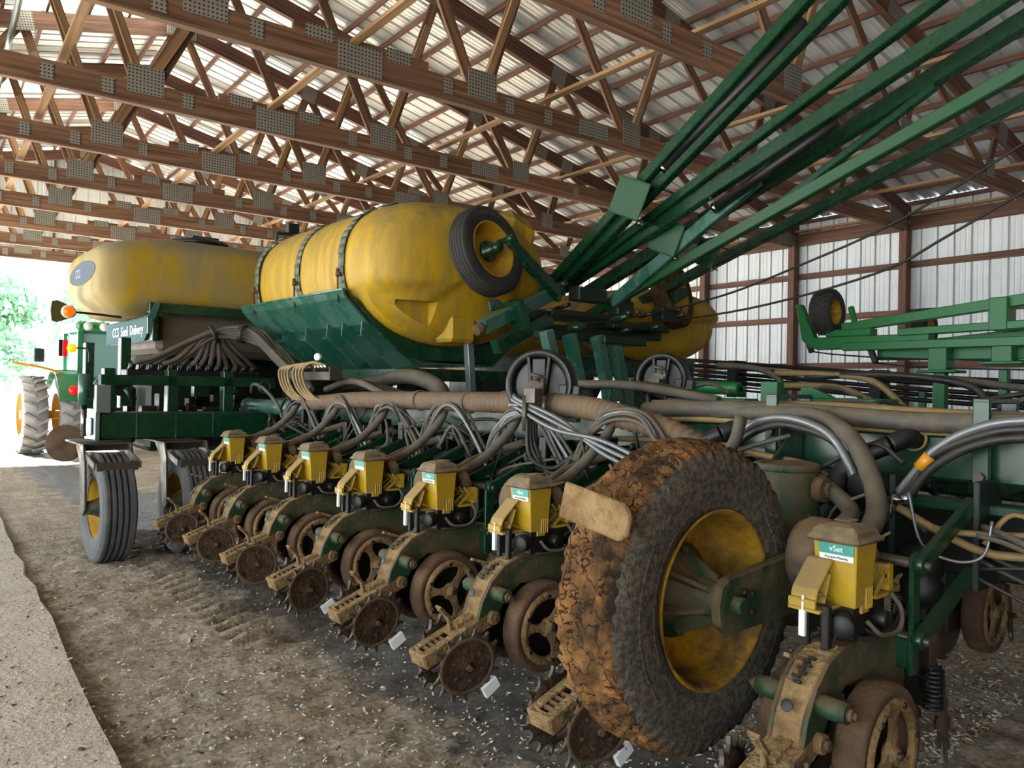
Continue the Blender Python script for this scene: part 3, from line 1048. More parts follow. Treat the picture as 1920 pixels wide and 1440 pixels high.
def lever_mesh():
    mb = MB()
    mb.tube(smooth([(-.53, 0, .45), (-.532, 0, .51), (-.55, -.004, .555), (-.60, -.01, .60)], 4), .011, 6)
    mb.beam((-.535, -.003, .535), (-.605, -.012, .607), .036, .011, 0, (.7, 0, .7))
    return mesh_of('adjuster_lever', mb, ('mud',))
def handle_mesh():
    mb = MB()
    mb.beam((-.33, 0, .755), (-.42, -.0, .785), .018, .012)
    return mesh_of('depth_handle', mb, ('mud',))
def boss_mesh():
    mb = MB()
    mb.cyl((-.33, -.06, .635), (-.33, -.145, .635), .034, 16, 0, .03)
    mb.cyl((-.33, -.145, .635), (-.33, -.16, .635), .02, 6, 1)
    mb.cyl((-.33, -.155, .635), (-.33, -.172, .635), .012, 6, 1)
    return mesh_of('stop_boss', mb, ('green_mud', 'rust'))
def plate_mesh():
    mb = MB()
    for y in (-.105, .105):
        mb.prism([(.165, .62), (.22, .62), (.222, 1.0), (.205, 1.03), (.175, 1.02), (.165, .98)], (0, y, 0), (1, 0, 0), (0, 0, 1), .018)
    mb.b2((.17, -.1, .64), (.21, .1, .74))
    for z in (.99, .74):
        mb.cyl((.195, -.14, z), (.195, .14, z), .02, 6, 1)
    return mesh_of('mast_plate', mb, ('green', 'steel'))
def arm_mesh(z0, z1, x1):
    mb = MB()
    mb.beam((.19, 0, z0), (x1, 0, z1), .03, .055)
    mb.cyl((.19, -.018, z0), (.19, .018, z0), .030, 12)
    mb.cyl((x1, -.018, z1), (x1, .018, z1), .030, 12)
    mb.cyl((.19, -.036, z0), (.19, .0, z0), .016, 6, 1)
    return mesh_of('parallel_arm', mb, ('green', 'steel'))
def opener_mesh():
    mb = MB()
    mb.lathe([(0, .012), (.19, .002), (.192, 0), (.19, -.002), (0, -.012)], (.06, 0, .44), (0, 1, .06), 30)
    mb.b2((-.1, -.02, .36), (.1, .02, .6))
    return mesh_of('opener_disc', mb, ('steel',))
def cleaner_mesh():
    mb = MB()
    for s in (-1, 1):
        c = Vector((.52, .075 * s, .40)); ax = Vector((.25 * s, 1, .12 * s)).normalized()
        mb.lathe([(0, -.01), (.05, -.012), (.1, -.006), (.11, .0), (.1, .006), (0, .01)], c, ax, 20, 0)
        e1 = Vector((0, 0, 1)).cross(ax).normalized(); e2 = ax.cross(e1)
        for k in range(12):
            a = k * PI / 6
            ux = e1 * math.cos(a) + e2 * math.sin(a); uy = e2 * math.cos(a) - e1 * math.sin(a)
            mb.prism([(.1, -.022), (.15, -.008), (.172, .014), (.158, .018), (.1, .024)], c, ux, uy, .009, 1)
    mb.beam((.52, 0, .42), (.40, 0, .66), .05, .05, 2)
    mb.b2((.36, -.06, .56), (.44, .06, .74), 2)
    for k in range(9):
        mb.lathe([(.032, 0), (.04, .006), (.032, .012)], (.40, -.09, .45 + k * .016), (0, 0, 1), 12, 2)
    return mesh_of('row_cleaner', mb, ('rust', 'steel', 'black'))
def latch_mesh():
    mb = MB()
    mb.b2((-.266, .03, .80), (-.254, .05, .88))
    mb.beam((-.261, .04, .87), (-.258, .04, .925), .006, .006)
    return mesh_of('latch', mb, ('white',))
def seedtube_mesh():
    mb = MB()
    mb.beam((-.36, -.12, .27), (-.43, -.12, .23), .02, .05)
    return mesh_of('white_wear_plate', mb, ('white',))
def cable_mesh():
    mb = MB()
    mb.tube(smooth([(-.08, -.075, .84), (-.05, -.11, .80), (.05, -.12, .80), (.11, -.1, .85), (.10, -.07, .9)], 5), .008, 6)
    return mesh_of('sensor_cable', mb, ('hose',))
def cable2_mesh():
    mb = MB()
    mb.tube(smooth([(-.15, .05, .80), (-.06, -.06, .775), (.08, -.08, .79), (.15, -.09, .84)], 5), .009, 6)
    mb.tube(smooth([(-.1, .03, .86), (.0, -.075, .78), (.12, -.08, .8)], 5), .006, 6)
    return mesh_of('wiring', mb, ('hose_dark',))

SHANK = shank_mesh(); HOP = hopper_mesh(); LID = lid_mesh(); CHU = chute_mesh(); MET = meter_mesh(); STR = strut_mesh(); MOT = motor_mesh()
GAU = gauge_mesh(); CLO = closing_mesh(); CARM = closing_arm_mesh(); LEV = lever_mesh(); HAN = handle_mesh(); BOS = boss_mesh(); PLT = plate_mesh()
UPA = arm_mesh(.99, 1.15, .62); LOA = arm_mesh(.74, .90, .62); OPN = opener_mesh(); CLE = cleaner_mesh(); LAT = latch_mesh(); TUB = seedtube_mesh(); CAB = cable_mesh(); CAB2 = cable2_mesh()
LB1 = mesh_of('label_plate', MB().add([(-.1460, -.062, 1.045), (-.1460, .05, 1.045), (-.1475, .052, 1.078), (-.1475, -.064, 1.078), (-.1440, -.062, 1.045), (-.1440, .05, 1.045), (-.1455, .052, 1.078), (-.1455, -.064, 1.078)],
              [(0, 1, 2, 3), (7, 6, 5, 4), (0, 4, 5, 1), (1, 5, 6, 2), (2, 6, 7, 3), (3, 7, 4, 0)]), ('label',))
LB2 = mesh_of('label_strip', MB().add([(-.1448, -.061, 1.026), (-.1448, .049, 1.026), (-.1462, .05, 1.0445), (-.1462, -.062, 1.0445), (-.1428, -.061, 1.026), (-.1428, .049, 1.026), (-.1442, .05, 1.0445), (-.1442, -.062, 1.0445)],
              [(0, 1, 2, 3), (7, 6, 5, 4), (0, 4, 5, 1), (1, 5, 6, 2), (2, 6, 7, 3), (3, 7, 4, 0)]), ('white',))

def child(name, me, parent, loc=(0, 0, 0), rot=None, bevel=0):
    o = bpy.data.objects.new(name, me); C.objects.link(o); o.parent = parent; o.location = loc
    if rot: o.rotation_euler = rot
    if bevel:
        b = o.modifiers.new('edge', 'BEVEL'); b.width = bevel; b.segments = 1; b.limit_method = 'ANGLE'; b.angle_limit = .7
    return o

def row_unit(u, v, rz=0.0, label=None, detail=True, aw=0):
    s = bpy.data.objects.new('row_unit', SHANK); C.objects.link(s); s.parent = PL
    s.location = (u, v, 0); s.rotation_euler = (0, 0, rz)
    b = s.modifiers.new('edge', 'BEVEL'); b.width = .004; b.segments = 2; b.limit_method = 'ANGLE'; b.angle_limit = .7
    if label: s['label'] = label
    child('seed_hopper', HOP, s, bevel=.008); child('hopper_lid', LID, s, bevel=.004); child('meter_chute', CHU, s, bevel=.003); child('seed_meter', MET, s)
    child('meter_bracket', STR, s); child('drive_motor', MOT, s, bevel=.004)
    child('label_plate', LB1, s); child('label_strip', LB2, s)
    for sd in (-1, 1):
        g = child('gauge_wheel', GAU, s, (-.10, sd * .125, .465), (0, 0, 0))
        g.rotation_euler = (0, R_.uniform(0, 6), 0) if sd < 0 else (0, R_.uniform(0, 6), PI)
        g.rotation_mode = 'XYZ'
        c = child('closing_wheel', CLO, s, (-.515, sd * .105, .365))
        c.rotation_euler = (.18 * -sd, R_.uniform(0, 6), -.12 * -sd) if sd < 0 else (.18 * -sd, R_.uniform(0, 6), PI + .12)
        child('parallel_arm', UPA, s, (0, sd * .125, 0), bevel=.004)
        child('parallel_arm', LOA, s, (0, sd * .125, 0), bevel=.004)
        m_ = child('stop_boss', BOS, s)
        if sd > 0: m_.scale = (1, -1, 1)
    child('closing_arm', CARM, s, bevel=.003); child('adjuster_lever', LEV, s, (0, -.0, 0)); child('depth_handle', HAN, s)
    child('mast_plate', PLT, s, bevel=.004); child('opener_disc', OPN, s); child('row_cleaner', CLE, s); child('latch', LAT, s)
    child('wear_plate', TUB, s); child('sensor_cable', CAB, s); child('wiring', CAB2, s)
    if detail:
        text('label_text', 'vSet', .026, 'white', s, (-.1475, -.006, 1.062), (0, -1, 0), (-.0015, 0, .033))
        text('label_text', 'Precision Planting', .0105, 'plastic', s, (-.1462, -.006, 1.035), (0, -1, 0), (-.0014, 0, .0185))
    return s
UV = [6.53 - .762 * k for k in range(9)]
ul = ['row unit farthest from the viewer, nearest the open end', 'second row unit from the open end', 'third row unit from the open end', 'fourth row unit from the open end', 'fifth row unit from the open end',
      'row unit with green parallel arms just left of the big muddy wheel', 'row unit mostly hidden behind the big muddy wheel', 'nearest row unit, in front of the big muddy wheel']
for k in range(8):
    row_unit(2.5, UV[k], 0, ul[k], detail=k >= 4)
# units of the other row, pointing away from the viewer on the far side of the toolbar
for v in (1.55, .78, 2.35, 3.1):
    row_unit(4.28, v, PI, 'row unit on the far side of the toolbar', detail=False)

# ---- toolbar
tb = obj('toolbar', MB().b2((3.30, -2.5, 1.215), (3.48, 7.9, 1.395)), 'green', PL, bevel=.012)
obj('toolbar_rail', MB().b2((3.2, -2.5, 1.11), (3.3, 7.6, 1.15)), 'green', PL, bevel=.006)
obj('hinge_plate', MB().b2((3.15, -.2, .74), (3.19, .86, 1.04)), 'green', PL, bevel=.006)
obj('warning_sticker', MB().b2((3.145, .45, .93), (3.15, .80, .99)), 'sticker', PL)
for k in range(9):
    v = UV[min(k, 8)]
    for y in (-.15, .15): obj('unit_bracket', MB().b2((3.10, v + y - .012, .84), (3.32, v + y + .012, 1.24)), 'green_shaded', PL, bevel=.004)
for v in UV:
    obj('shade_drum', MB().lathe([(0, 0), (.06, 0), (.075, .03), (.075, .08), (.06, .1), (.075, .12), (.075, .18), (.06, .21), (0, .21)], (3.02, v, .78), (0, 0, 1), 16), 'black', PL)  # black drums added to fill the space behind the units with darkness
    if v > 2.5: obj('shade_box', MB().b2((3.12, v - .2, .62), (3.28, v + .2, .92)), 'green_shaded', PL, bevel=.02)  # boxes added to block light from beyond the units
obj('light_block_bar', MB().b2((3.55, -2.4, .8), (3.72, 7.6, 1.1)), 'black', PL, bevel=.01)  # long dark box added behind the toolbar to block light
# rear bar of the other row
obj('rear_toolbar', MB().b2((3.80, -2.5, 1.1), (3.95, 7.9, 1.25)), 'green', PL, bevel=.01)
for v in (-.5, 1.15, 2.7, 4.2, 5.8, 7.2):
    obj('cross_tube', MB().b2((3.48, v - .06, 1.15), (3.80, v + .06, 1.28)), 'green', PL, bevel=.006)

# ---- hoses laid along the toolbar
def hose(name, pts, r, mat, n=8, k=6, parent=None, label=None):
    o = obj(name, MB().tube(smooth(pts, k), r, n), mat, parent or PL)
    if label: o['label'] = label
    return o
def wav(u, z, amp=.012, v0=-1.6, v1=2.75, seed=0):
    rr = random.Random(seed)
    n = 9
    return [(u + rr.uniform(-amp, amp), v0 + (v1 - v0) * i / n, z + rr.uniform(-amp, amp)) for i in range(n + 1)]
hi_ = 0
for (u, z, r, m) in ((3.27, 1.455, .042, 'hose'), (3.35, 1.475, .03, 'hose_tan'), (3.42, 1.46, .036, 'hose'), (3.33, 1.435, .032, 'hose'), (3.48, 1.47, .03, 'hose'), (3.28, 1.41, .018, 'hose_tan'), (3.54, 1.45, .03, 'hose_dark')):
    hi_ += 1
    hose('seed_hose', wav(u, z, seed=hi_), r, m, 10)
for v in (1.96, 1.08, .2):
    mb = MB()
    mb.b2((3.235, v - .03, 1.22), (3.255, v + .03, 1.54)); mb.b2((3.235, v - .03, 1.525), (3.56, v + .03, 1.545)); mb.b2((3.54, v - .03, 1.38), (3.56, v + .03, 1.54))
    hk = obj('hose_bracket', mb, 'green', PL, bevel=.004)
    for z in (1.245, 1.37):
        obj('bolt', MB().cyl((3.235, v, z), (3.215, v, z), .02, 6), 'steel', hk)
# black vacuum elbows on the toolbar face
def elbow(v, dv=-.02):
    mb = MB()
    mb.tube(smooth([(3.31, v, 1.375), (3.22, v + .01, 1.375), (3.17, v + .05, 1.35)], 6), .04, 12)
    pts = smooth([(3.17, v + .05, 1.35), (3.12, v + .13, 1.30), (3.06, v + .2, 1.22), (2.98, v + .18, 1.12)], 16)
    mb.tube(pts, .036, 12, 0, True, lambda i: .036 + .004 * (i % 2))
    e = obj('vacuum_elbow', mb, 'plastic', PL)
    obj('clamp_ring', MB().lathe([(.042, 0), (.052, .0), (.052, .012), (.042, .012)], (3.29, v, 1.375), (-1, 0, 0), 18, 0, True, True).beam((3.28, v, 1.425), (3.27, v + .01, 1.46), .012, .008), 'hose_tan', e)
for v in (1.34, 2.14, .45): elbow(v)

# ---- seed hoses dropping to each meter
for k in range(8):
    v = UV[k]
    if k == 7:
        hose('seed_hose', [(3.27, 2.3, 1.455), (3.24, 2.0, 1.455), (3.2, 1.72, 1.45), (3.06, 1.5, 1.38), (2.9, 1.34, 1.25), (2.76, 1.25, 1.14), (2.66, 1.24, 1.06)], .036, 'hose', 12, 8)
        hose('seed_hose', [(3.0, 1.6, 1.2), (2.88, 1.42, 1.13), (2.74, 1.34, 1.1), (2.62, 1.36, 1.05)], .032, 'hose', 12, 8)
    else:
        hose('seed_hose', [(3.02, v + .02, 1.44), (2.98, v + .03, 1.32), (2.86, v + .07, 1.18), (2.74, v + .08, 1.10), (2.64, v + .06, 1.07)], .028, 'hose', 10)
        hose('seed_hose', [(3.1, v + .05, 1.22), (2.9, v + .18, 1.14), (2.74, v + .16, 1.10), (2.62, v + .12, 1.06)], .024, 'duct', 8)
# looping bundles of thin hoses between the units
rr = random.Random(21)
for k in range(6):
    v = UV[k] - .05
    for j in range(5):
        a = rr.uniform(-.03, .03); b = rr.uniform(-.05, .05)
        pk = 1.40 + rr.uniform(-.035, .03)
        mat = rr.choice(['hose', 'hose', 'hose_silver'])
        hose('thin_hose', [(3.02 + a, v - .42 + b, 1.06 + a), (2.98 + a, v - .33 + b, 1.22), (2.95 + a, v - .18, pk), (2.95, v + .05 + a, pk + .005), (2.96, v + .2 + b, 1.28 + a), (3.0, v + .33 + b, 1.10)], .0115, mat, 6, 5)
    for j in range(7):
        u = rr.uniform(2.9, 3.15); z = rr.uniform(1.0, 1.3)
        v1 = v + rr.uniform(-.45, .45)
        p = [(u, v1, z)]
        for q in range(3): p.append((u + rr.uniform(-.1, .1), v1 + (q + 1) * rr.uniform(-.14, .14), z + rr.uniform(-.22, .16)))
        hose('thin_hose', p, rr.choice([.007, .009, .012]), rr.choice(['hose_dark', 'hose_dark', 'hose', 'black']), 6, 5)
    for j in range(3):
        y = v + rr.uniform(-.25, .25); z = rr.uniform(1.0, 1.2)
        obj('valve_block', MB().b2((3.0, y - .03, z), (3.09, y + .03, z + rr.uniform(.05, .14))), 'black', PL, bevel=.004)
        obj('valve_spool', MB().cyl((3.0, y + .1, z + .05), (3.08, y + .1, z + .05), .02, 8), 'black', PL)
for (vv, zz) in ((2.75, 1.05), (2.2, 1.02), (1.7, 1.0), (1.0, 1.0), (.7, 1.08)):
    for j in range(7):
        p = [(rr.uniform(2.95, 3.15), vv, zz + rr.uniform(-.1, .2))]
        for q in range(3): p.append((p[-1][0] + rr.uniform(-.08, .08), p[-1][1] - rr.uniform(.05, .22), p[-1][2] + rr.uniform(-.12, .12)))
        hose('thin_hose', p, rr.choice([.007, .01, .013]), rr.choice(['hose_dark', 'hose_dark', 'hose', 'hose_tan', 'black']), 6, 5)
# braided hydraulic hoses arching over the wheel and at the right
for dv, dz in ((0, 0), (-.025, -.03)):
    hose('hydraulic_hose', [(3.1 + dv, 2.12, 1.22 + dz), (3.1, 2.04, 1.35 + dz), (3.1, 1.93 + dv, 1.425 + dz), (3.1, 1.78, 1.44 + dz), (3.08, 1.6 + dv, 1.385 + dz), (3.06, 1.49, 1.25 + dz), (3.05, 1.44, 1.10 + dz)], .018, 'hose_silver' if dv == 0 else 'hose_dark', 10, 8)
for dv, dz, m in ((0, 0, 'hose_silver'), (.02, -.03, 'hose_dark'), (.0, -.06, 'hose_dark')):
    hose('hydraulic_hose', [(3.1, 1.32, 1.17 + dz), (3.1, 1.27, 1.24 + dz), (3.1, 1.19 + dv, 1.345 + dz), (3.1, 1.06, 1.43 + dz), (3.1, .9, 1.47 + dz), (3.1, .6, 1.47 + dz), (3.12, .2, 1.4 + dz)], .018, m, 10, 8)
obj('hose_sleeve', MB().cyl((3.098, 1.245, 1.275), (3.098, 1.205, 1.325), .023, 12), 'sticker', PL)
mb = MB()
mb.cyl((3.0, 1.44, 1.19), (3.18, 1.38, 1.19), .05, 12, 0)
mb.b2((3.0, 1.30, 1.10), (3.12, 1.44, 1.17), 1); mb.cyl((3.06, 1.36, 1.13), (3.06, 1.26, 1.16), .022, 8, 1); mb.cyl((3.06, 1.40, 1.12), (3.06, 1.30, 1.13), .016, 6, 1)
obj('hydraulic_valve', mb, ('black', 'chrome'), PL, bevel=.004)
hose('tan_hose', [(3.05, 1.3, 1.12), (3.05, 1.15, 1.05), (3.05, 1.0, 1.0), (3.08, .85, 1.0), (3.1, .5, 1.02)], .016, 'hose_tan', 8, 6)
hose('tan_hose', [(3.05, 1.34, 1.14), (3.05, 1.2, 1.07), (3.04, 1.05, 1.06), (3.1, .8, 1.08)], .012, 'hose_tan', 8, 6)
hose('tan_hose', [(3.18, 2.9, 1.28), (3.18, 2.3, 1.30), (3.16, 2.0, 1.27), (3.12, 1.7, 1.24), (3.06, 1.55, 1.18)], .015, 'hose_tan', 8, 6)
hose('wire_loop', [(2.9, 1.2, 1.2), (2.92, 1.16, 1.02), (2.95, 1.06, .97), (2.98, .98, 1.0), (3.0, .96, 1.12)], .006, 'hose_silver', 6, 6)

# ---- corrugated air duct
dp = [(3.0, 6.35, 1.375), (3.0, 6.1, 1.39), (3.0, 5.4, 1.43), (3.0, 4.6, 1.445), (3.0, 3.9, 1.455), (3.0, 3.3, 1.46), (3.0, 2.95, 1.45), (3.02, 2.68, 1.41), (3.06, 2.45, 1.36), (3.12, 2.25, 1.27)]
pts = smooth(dp, 60)
dense = [pts[0]]
for p in pts:
    if (p - dense[-1]).length > .0085: dense.append(p)
obj('air_duct', MB().tube(dense, .066, 16, 0, True, lambda i: .060 + .006 * (1 if (i // 2) % 2 else 0)), 'duct', PL)
for v in (4.55, 3.98):
    obj('duct_clamp', MB().lathe([(.066, -.012), (.073, -.012), (.073, .012), (.066, .012)], (3.0, v, 1.449), (0, 1, 0), 24, 0, True, True), 'hose', PL)
dp2 = smooth([(3.6, 6.6, 1.52), (3.6, 6.2, 1.57), (3.6, 5.75, 1.63), (3.6, 5.4, 1.60), (3.58, 5.15, 1.52), (3.5, 5.0, 1.42)], 14)
obj('air_duct', MB().tube(dp2, .07, 14, 0, True, lambda i: .062 + .008 * (i % 2)), 'hose', PL)
for j in range(6):
    hose('seed_hose', [(3.5 - j * .05, 6.5, 1.50), (3.45 - j * .05, 5.9, 1.53 + .01 * j), (3.4 - j * .04, 5.3, 1.46), (3.35 - j * .04, 4.8, 1.40)], .03, 'hose' if j % 2 else 'hose_dark', 8, 6)
for j in range(5):
    hose('seed_hose', [(3.55 + j * .05, 4.6, 1.45), (3.6 + j * .05, 3.9, 1.56), (3.62 + j * .05, 3.2, 1.58), (3.6, 2.5, 1.5)], .028, 'hose_dark' if j % 2 else 'hose', 8, 6)

# ---- vacuum fans: black moulded housings
def fan(c, ax, R, nm):
    mb = MB()
    c = Vector(c); ax = Vector(ax).normalized()
    mb.lathe([(R * .74, -.02), (R * .78, -.055), (R * .93, -.07), (R, -.04), (R, .05), (R * .9, .07), (0, .08)], c, ax, 40, 0)
    mb.lathe([(0, -.035), (R * .3, -.03), (R * .72, -.012), (R * .76, -.02)], c, ax, 40, 0)
    e1 = Vector((0, 0, 1)).cross(ax).normalized(); e2 = ax.cross(e1)
    if e2.z < 0: e2 = -e2
    for s in (-1, 1):
        p = c - ax * .045 + e1 * (s * R * .3)
        mb.beam(p + e2 * (R * .78), p - e2 * (R * .2) - e1 * (s * .02), .02, .05, 1, ax)
    mb.beam(c - ax * .05 + e2 * (R * .72), c - ax * .05 + e2 * (R * .05), R * .38, .03, 0, ax)
    mb.beam(c - e1 * (R * .86) - ax * 0 , c - e1 * (R * .80) - e2 * (R * 1.0), .12, .1, 0, ax)
    f_ = obj('vacuum_fan', mb, ('plastic', 'black'), PL, bevel=.004)
    mb = MB()
    mb.cyl(c - ax * .03 - e2 * (R * .05), c - ax * .15 - e2 * (R * .12), .05, 12)
    q = c - ax * .15 - e2 * (R * .3)
    mb.box(q, (.07, .09, .08)); mb.cyl(q + e1 * .05, q + e1 * .05 - e2 * .2, .016, 8); mb.cyl(q - e1 * .06, q - e1 * .06 - e2 * .12, .014, 8)
    mb.cyl(q - e1 * .05 + e2 * .03, q - e1 * .05 + e2 * .1, .014, 8); mb.cyl(q - e1 * .05 + e2 * .1, q + e1 * .02 + e2 * .12, .012, 8)
    obj('fan_motor', mb, 'steel', f_)
    return f_
fan((2.98, 3.27, 1.57), (1, .62, 0), .205, 'a')
fan((3.95, 3.17, 1.62), (1, .45, -.1), .17, 'b')
for (a, b, c_) in ((0, 0, 0), (.02, -.03, .02), (-.02, .03, -.03)):
    hose('hydraulic_hose', [(2.86 + a, 3.3, 1.42 + b), (2.84 + a, 3.36, 1.48 + c_), (2.84, 3.3, 1.46 + c_), (2.86 + a, 3.0, 1.36 + c_), (2.88, 2.7, 1.26 + b), (2.92, 2.4, 1.16 + b)], .013, 'hose_silver', 8, 6)
    hose('hydraulic_hose', [(2.85 + a, 3.22, 1.38), (2.86 + a, 3.2, 1.2 + c_), (2.92, 3.1, 1.08 + b), (3.0, 3.0, 1.2)], .012, 'hose_dark', 8, 6)

# ---- big muddy lift wheel (axle along v)
WC = Vector((2.175, 1.635, .862))
def big_tire():
    mb = MB()
    prof = [(.285, -.115), (.31, -.130), (.36, -.138), (.42, -.138), (.465, -.130), (.492, -.115), (.505, -.10), (.511, -.085), (.514, -.065), (.516, -.045), (.517, -.025), (.518, -.005), (.518, .015), (.517, .035), (.516, .055), (.514, .075), (.511, .09), (.504, .105), (.49, .12), (.465, .132), (.42, .138), (.36, .138), (.31, .13), (.285, .115)]
    n = 240
    P = []
    for i, (r, t) in enumerate(prof):
        for k in range(n):
            q = 2 * PI * k / n
            j = 0
            if 5 <= i <= 18:
                j = (vnoise(k * .5, i * .9, 3) - .4) * .016 + (vnoise(k * .16, i * .35, 6) - .4) * .014
                zig = .012 * math.sin(k * .42)
                for g in (-.052, 0.0, .052):
                    if abs(t + zig - g) < .011 and vnoise(k * .1, g * 40 + 9, 2) > .35: j -= .014
            if i in (4, 5, 6, 7, 17, 18, 19) and k % 4 < 2: j -= .012 * (.5 + vnoise(k * .3, i, 7))
            P.append(WC + Vector((math.cos(q) * (r + j), t, math.sin(q) * (r + j))))
    F = []
    for i in range(len(prof) - 1):
        for k in range(n):
            mb.f.append((i * n + k, i * n + (k + 1) % n, (i + 1) * n + (k + 1) % n, (i + 1) * n + k))
            mb.m.append(0 if 5 <= i <= 17 else 1); mb.sm.append(True)
    mb.v += [tuple(p) for p in P]
    mb.lathe([(.395, -.1395), (.40, -.1425), (.405, -.1395)], WC, (0, 1, 0), 64, 1)
    mb.lathe([(.325, -.134), (.330, -.138), (.335, -.136)], WC, (0, 1, 0), 64, 1)
    return mb
tire = obj('wheel_tire', big_tire(), ('tread', 'rubber_wall'), PL)
tire['label'] = 'big mud caked tyre with yellow rim'
mb = MB()
mb.lathe([(.300, -.136), (.292, -.140), (.284, -.128), (.275, -.105), (.272, -.03), (.262, .02), (.24, .03), (.20, .035), (.16, .05), (.11, .055), (.0, .055)], WC, (0, 1, 0), 48)
mb.lathe([(.300, .136), (.285, .125), (.272, .09), (.272, -.03)], WC, (0, 1, 0), 48)
obj('wheel_rim', mb, 'yellow_mud', tire)
for i, ch in enumerate('AGRICULTURAL'):
    an = .72 - i * .075
    text('tyre_letter', ch, .034, 'rubber_wall', tire, WC + Vector((math.cos(an) * .372, -.1395, math.sin(an) * .372)), (math.sin(an), 0, -math.cos(an)), (math.cos(an), 0, math.sin(an)), .003)
mb = MB()
mb.lathe([(.165, .05), (.165, .028), (.10, .018), (.07, -.05), (.058, -.12), (.058, -.185), (0, -.185)], WC, (0, 1, 0), 28)
for k in range(6):
    a = k * PI / 3 + .4
    d = Vector((math.cos(a), 0, math.sin(a)))
    mb.prism([(.04, 0), (.162, 0), (.075, .16), (.04, .18)], WC + Vector((0, .03, 0)), d, (0, -1, 0), .014)
    mb.cyl(WC + d * .14 + Vector((0, .03, 0)), WC + d * .14 + Vector((0, -.005, 0)), .013, 6)
obj('wheel_hub', mb, 'green_mud', tire)
mb = MB()
poly = [(-.075, -.06), (-.085, 0), (-.07, .06), (-.03, .085), (.42, .125), (.95, .17), (.95, -.02), (.42, -.10), (-.03, -.095)]
mb.prism(poly, (WC.x + .0, 1.455, WC.z - .0), (1, 0, 0), (0, 0, 1), .035)
for (x, z) in ((.055, .03), (.10, .02), (.10, -.04)): mb.cyl((WC.x + x, 1.44, WC.z + z), (WC.x + x, 1.425, WC.z + z), .014, 8, 1)
mb.cyl((WC.x, 1.44, WC.z), (WC.x, 1.40, WC.z), .03, 6)
obj('wheel_arm', mb, ('green_mud', 'black'), PL, bevel=.006)
# scraper
sr = Matrix.Rotation(.35, 3, 'X') @ Matrix.Rotation(-.35, 3, 'Y')
mb = MB().prism([(-.13, -.055), (.10, -.055), (.125, -.03), (.125, .03), (.10, .055), (-.13, .055)], (1.675, 1.585, 1.185), (.12, -1, -.20), (.25, 0, 1), .022)
mb.beam((1.68, 1.70, 1.2), (2.3, 1.88, 1.3), .03, .03)
obj('wheel_scraper', mb, 'mud', PL, bevel=.006)
# lift cylinder post and gusset plates behind the wheel
mb = MB()
mb.cyl((2.93, 1.70, 1.255), (2.99, 1.70, .62), .125, 24)
mb.lathe([(.10, 0), (.132, 0), (.132, -.03), (.10, -.03)], (2.93, 1.70, 1.262), (0, 0, 1), 24, 0, True, True)
obj('pivot_post', mb, 'green_mud', PL, bevel=.004)
mb = MB()
mb.prism([(-.28, -.42), (.22, .0), (.25, .06), (.25, -.7), (-.2, -.7)], (3.06, 1.565, 1.30), (1, 0, 0), (0, 0, 1), .02)
mb.prism([(-.18, -.15), (.22, .14), (.25, .1), (.25, -.5), (-.18, -.5)], (3.04, 1.84, 1.27), (1, 0, 0), (0, 0, 1), .02)
g_ = obj('gusset_plate', mb, 'green', PL, bevel=.004)
mb = MB()
mb.cyl((2.92, 1.56, 1.17), (2.92, 1.52, 1.17), .05, 18); mb.cyl((2.92, 1.52, 1.17), (2.92, 1.50, 1.17), .032, 6); mb.cyl((2.92, 1.50, 1.17), (2.92, 1.485, 1.17), .016, 8)
obj('pivot_pin', mb, 'rust', g_)

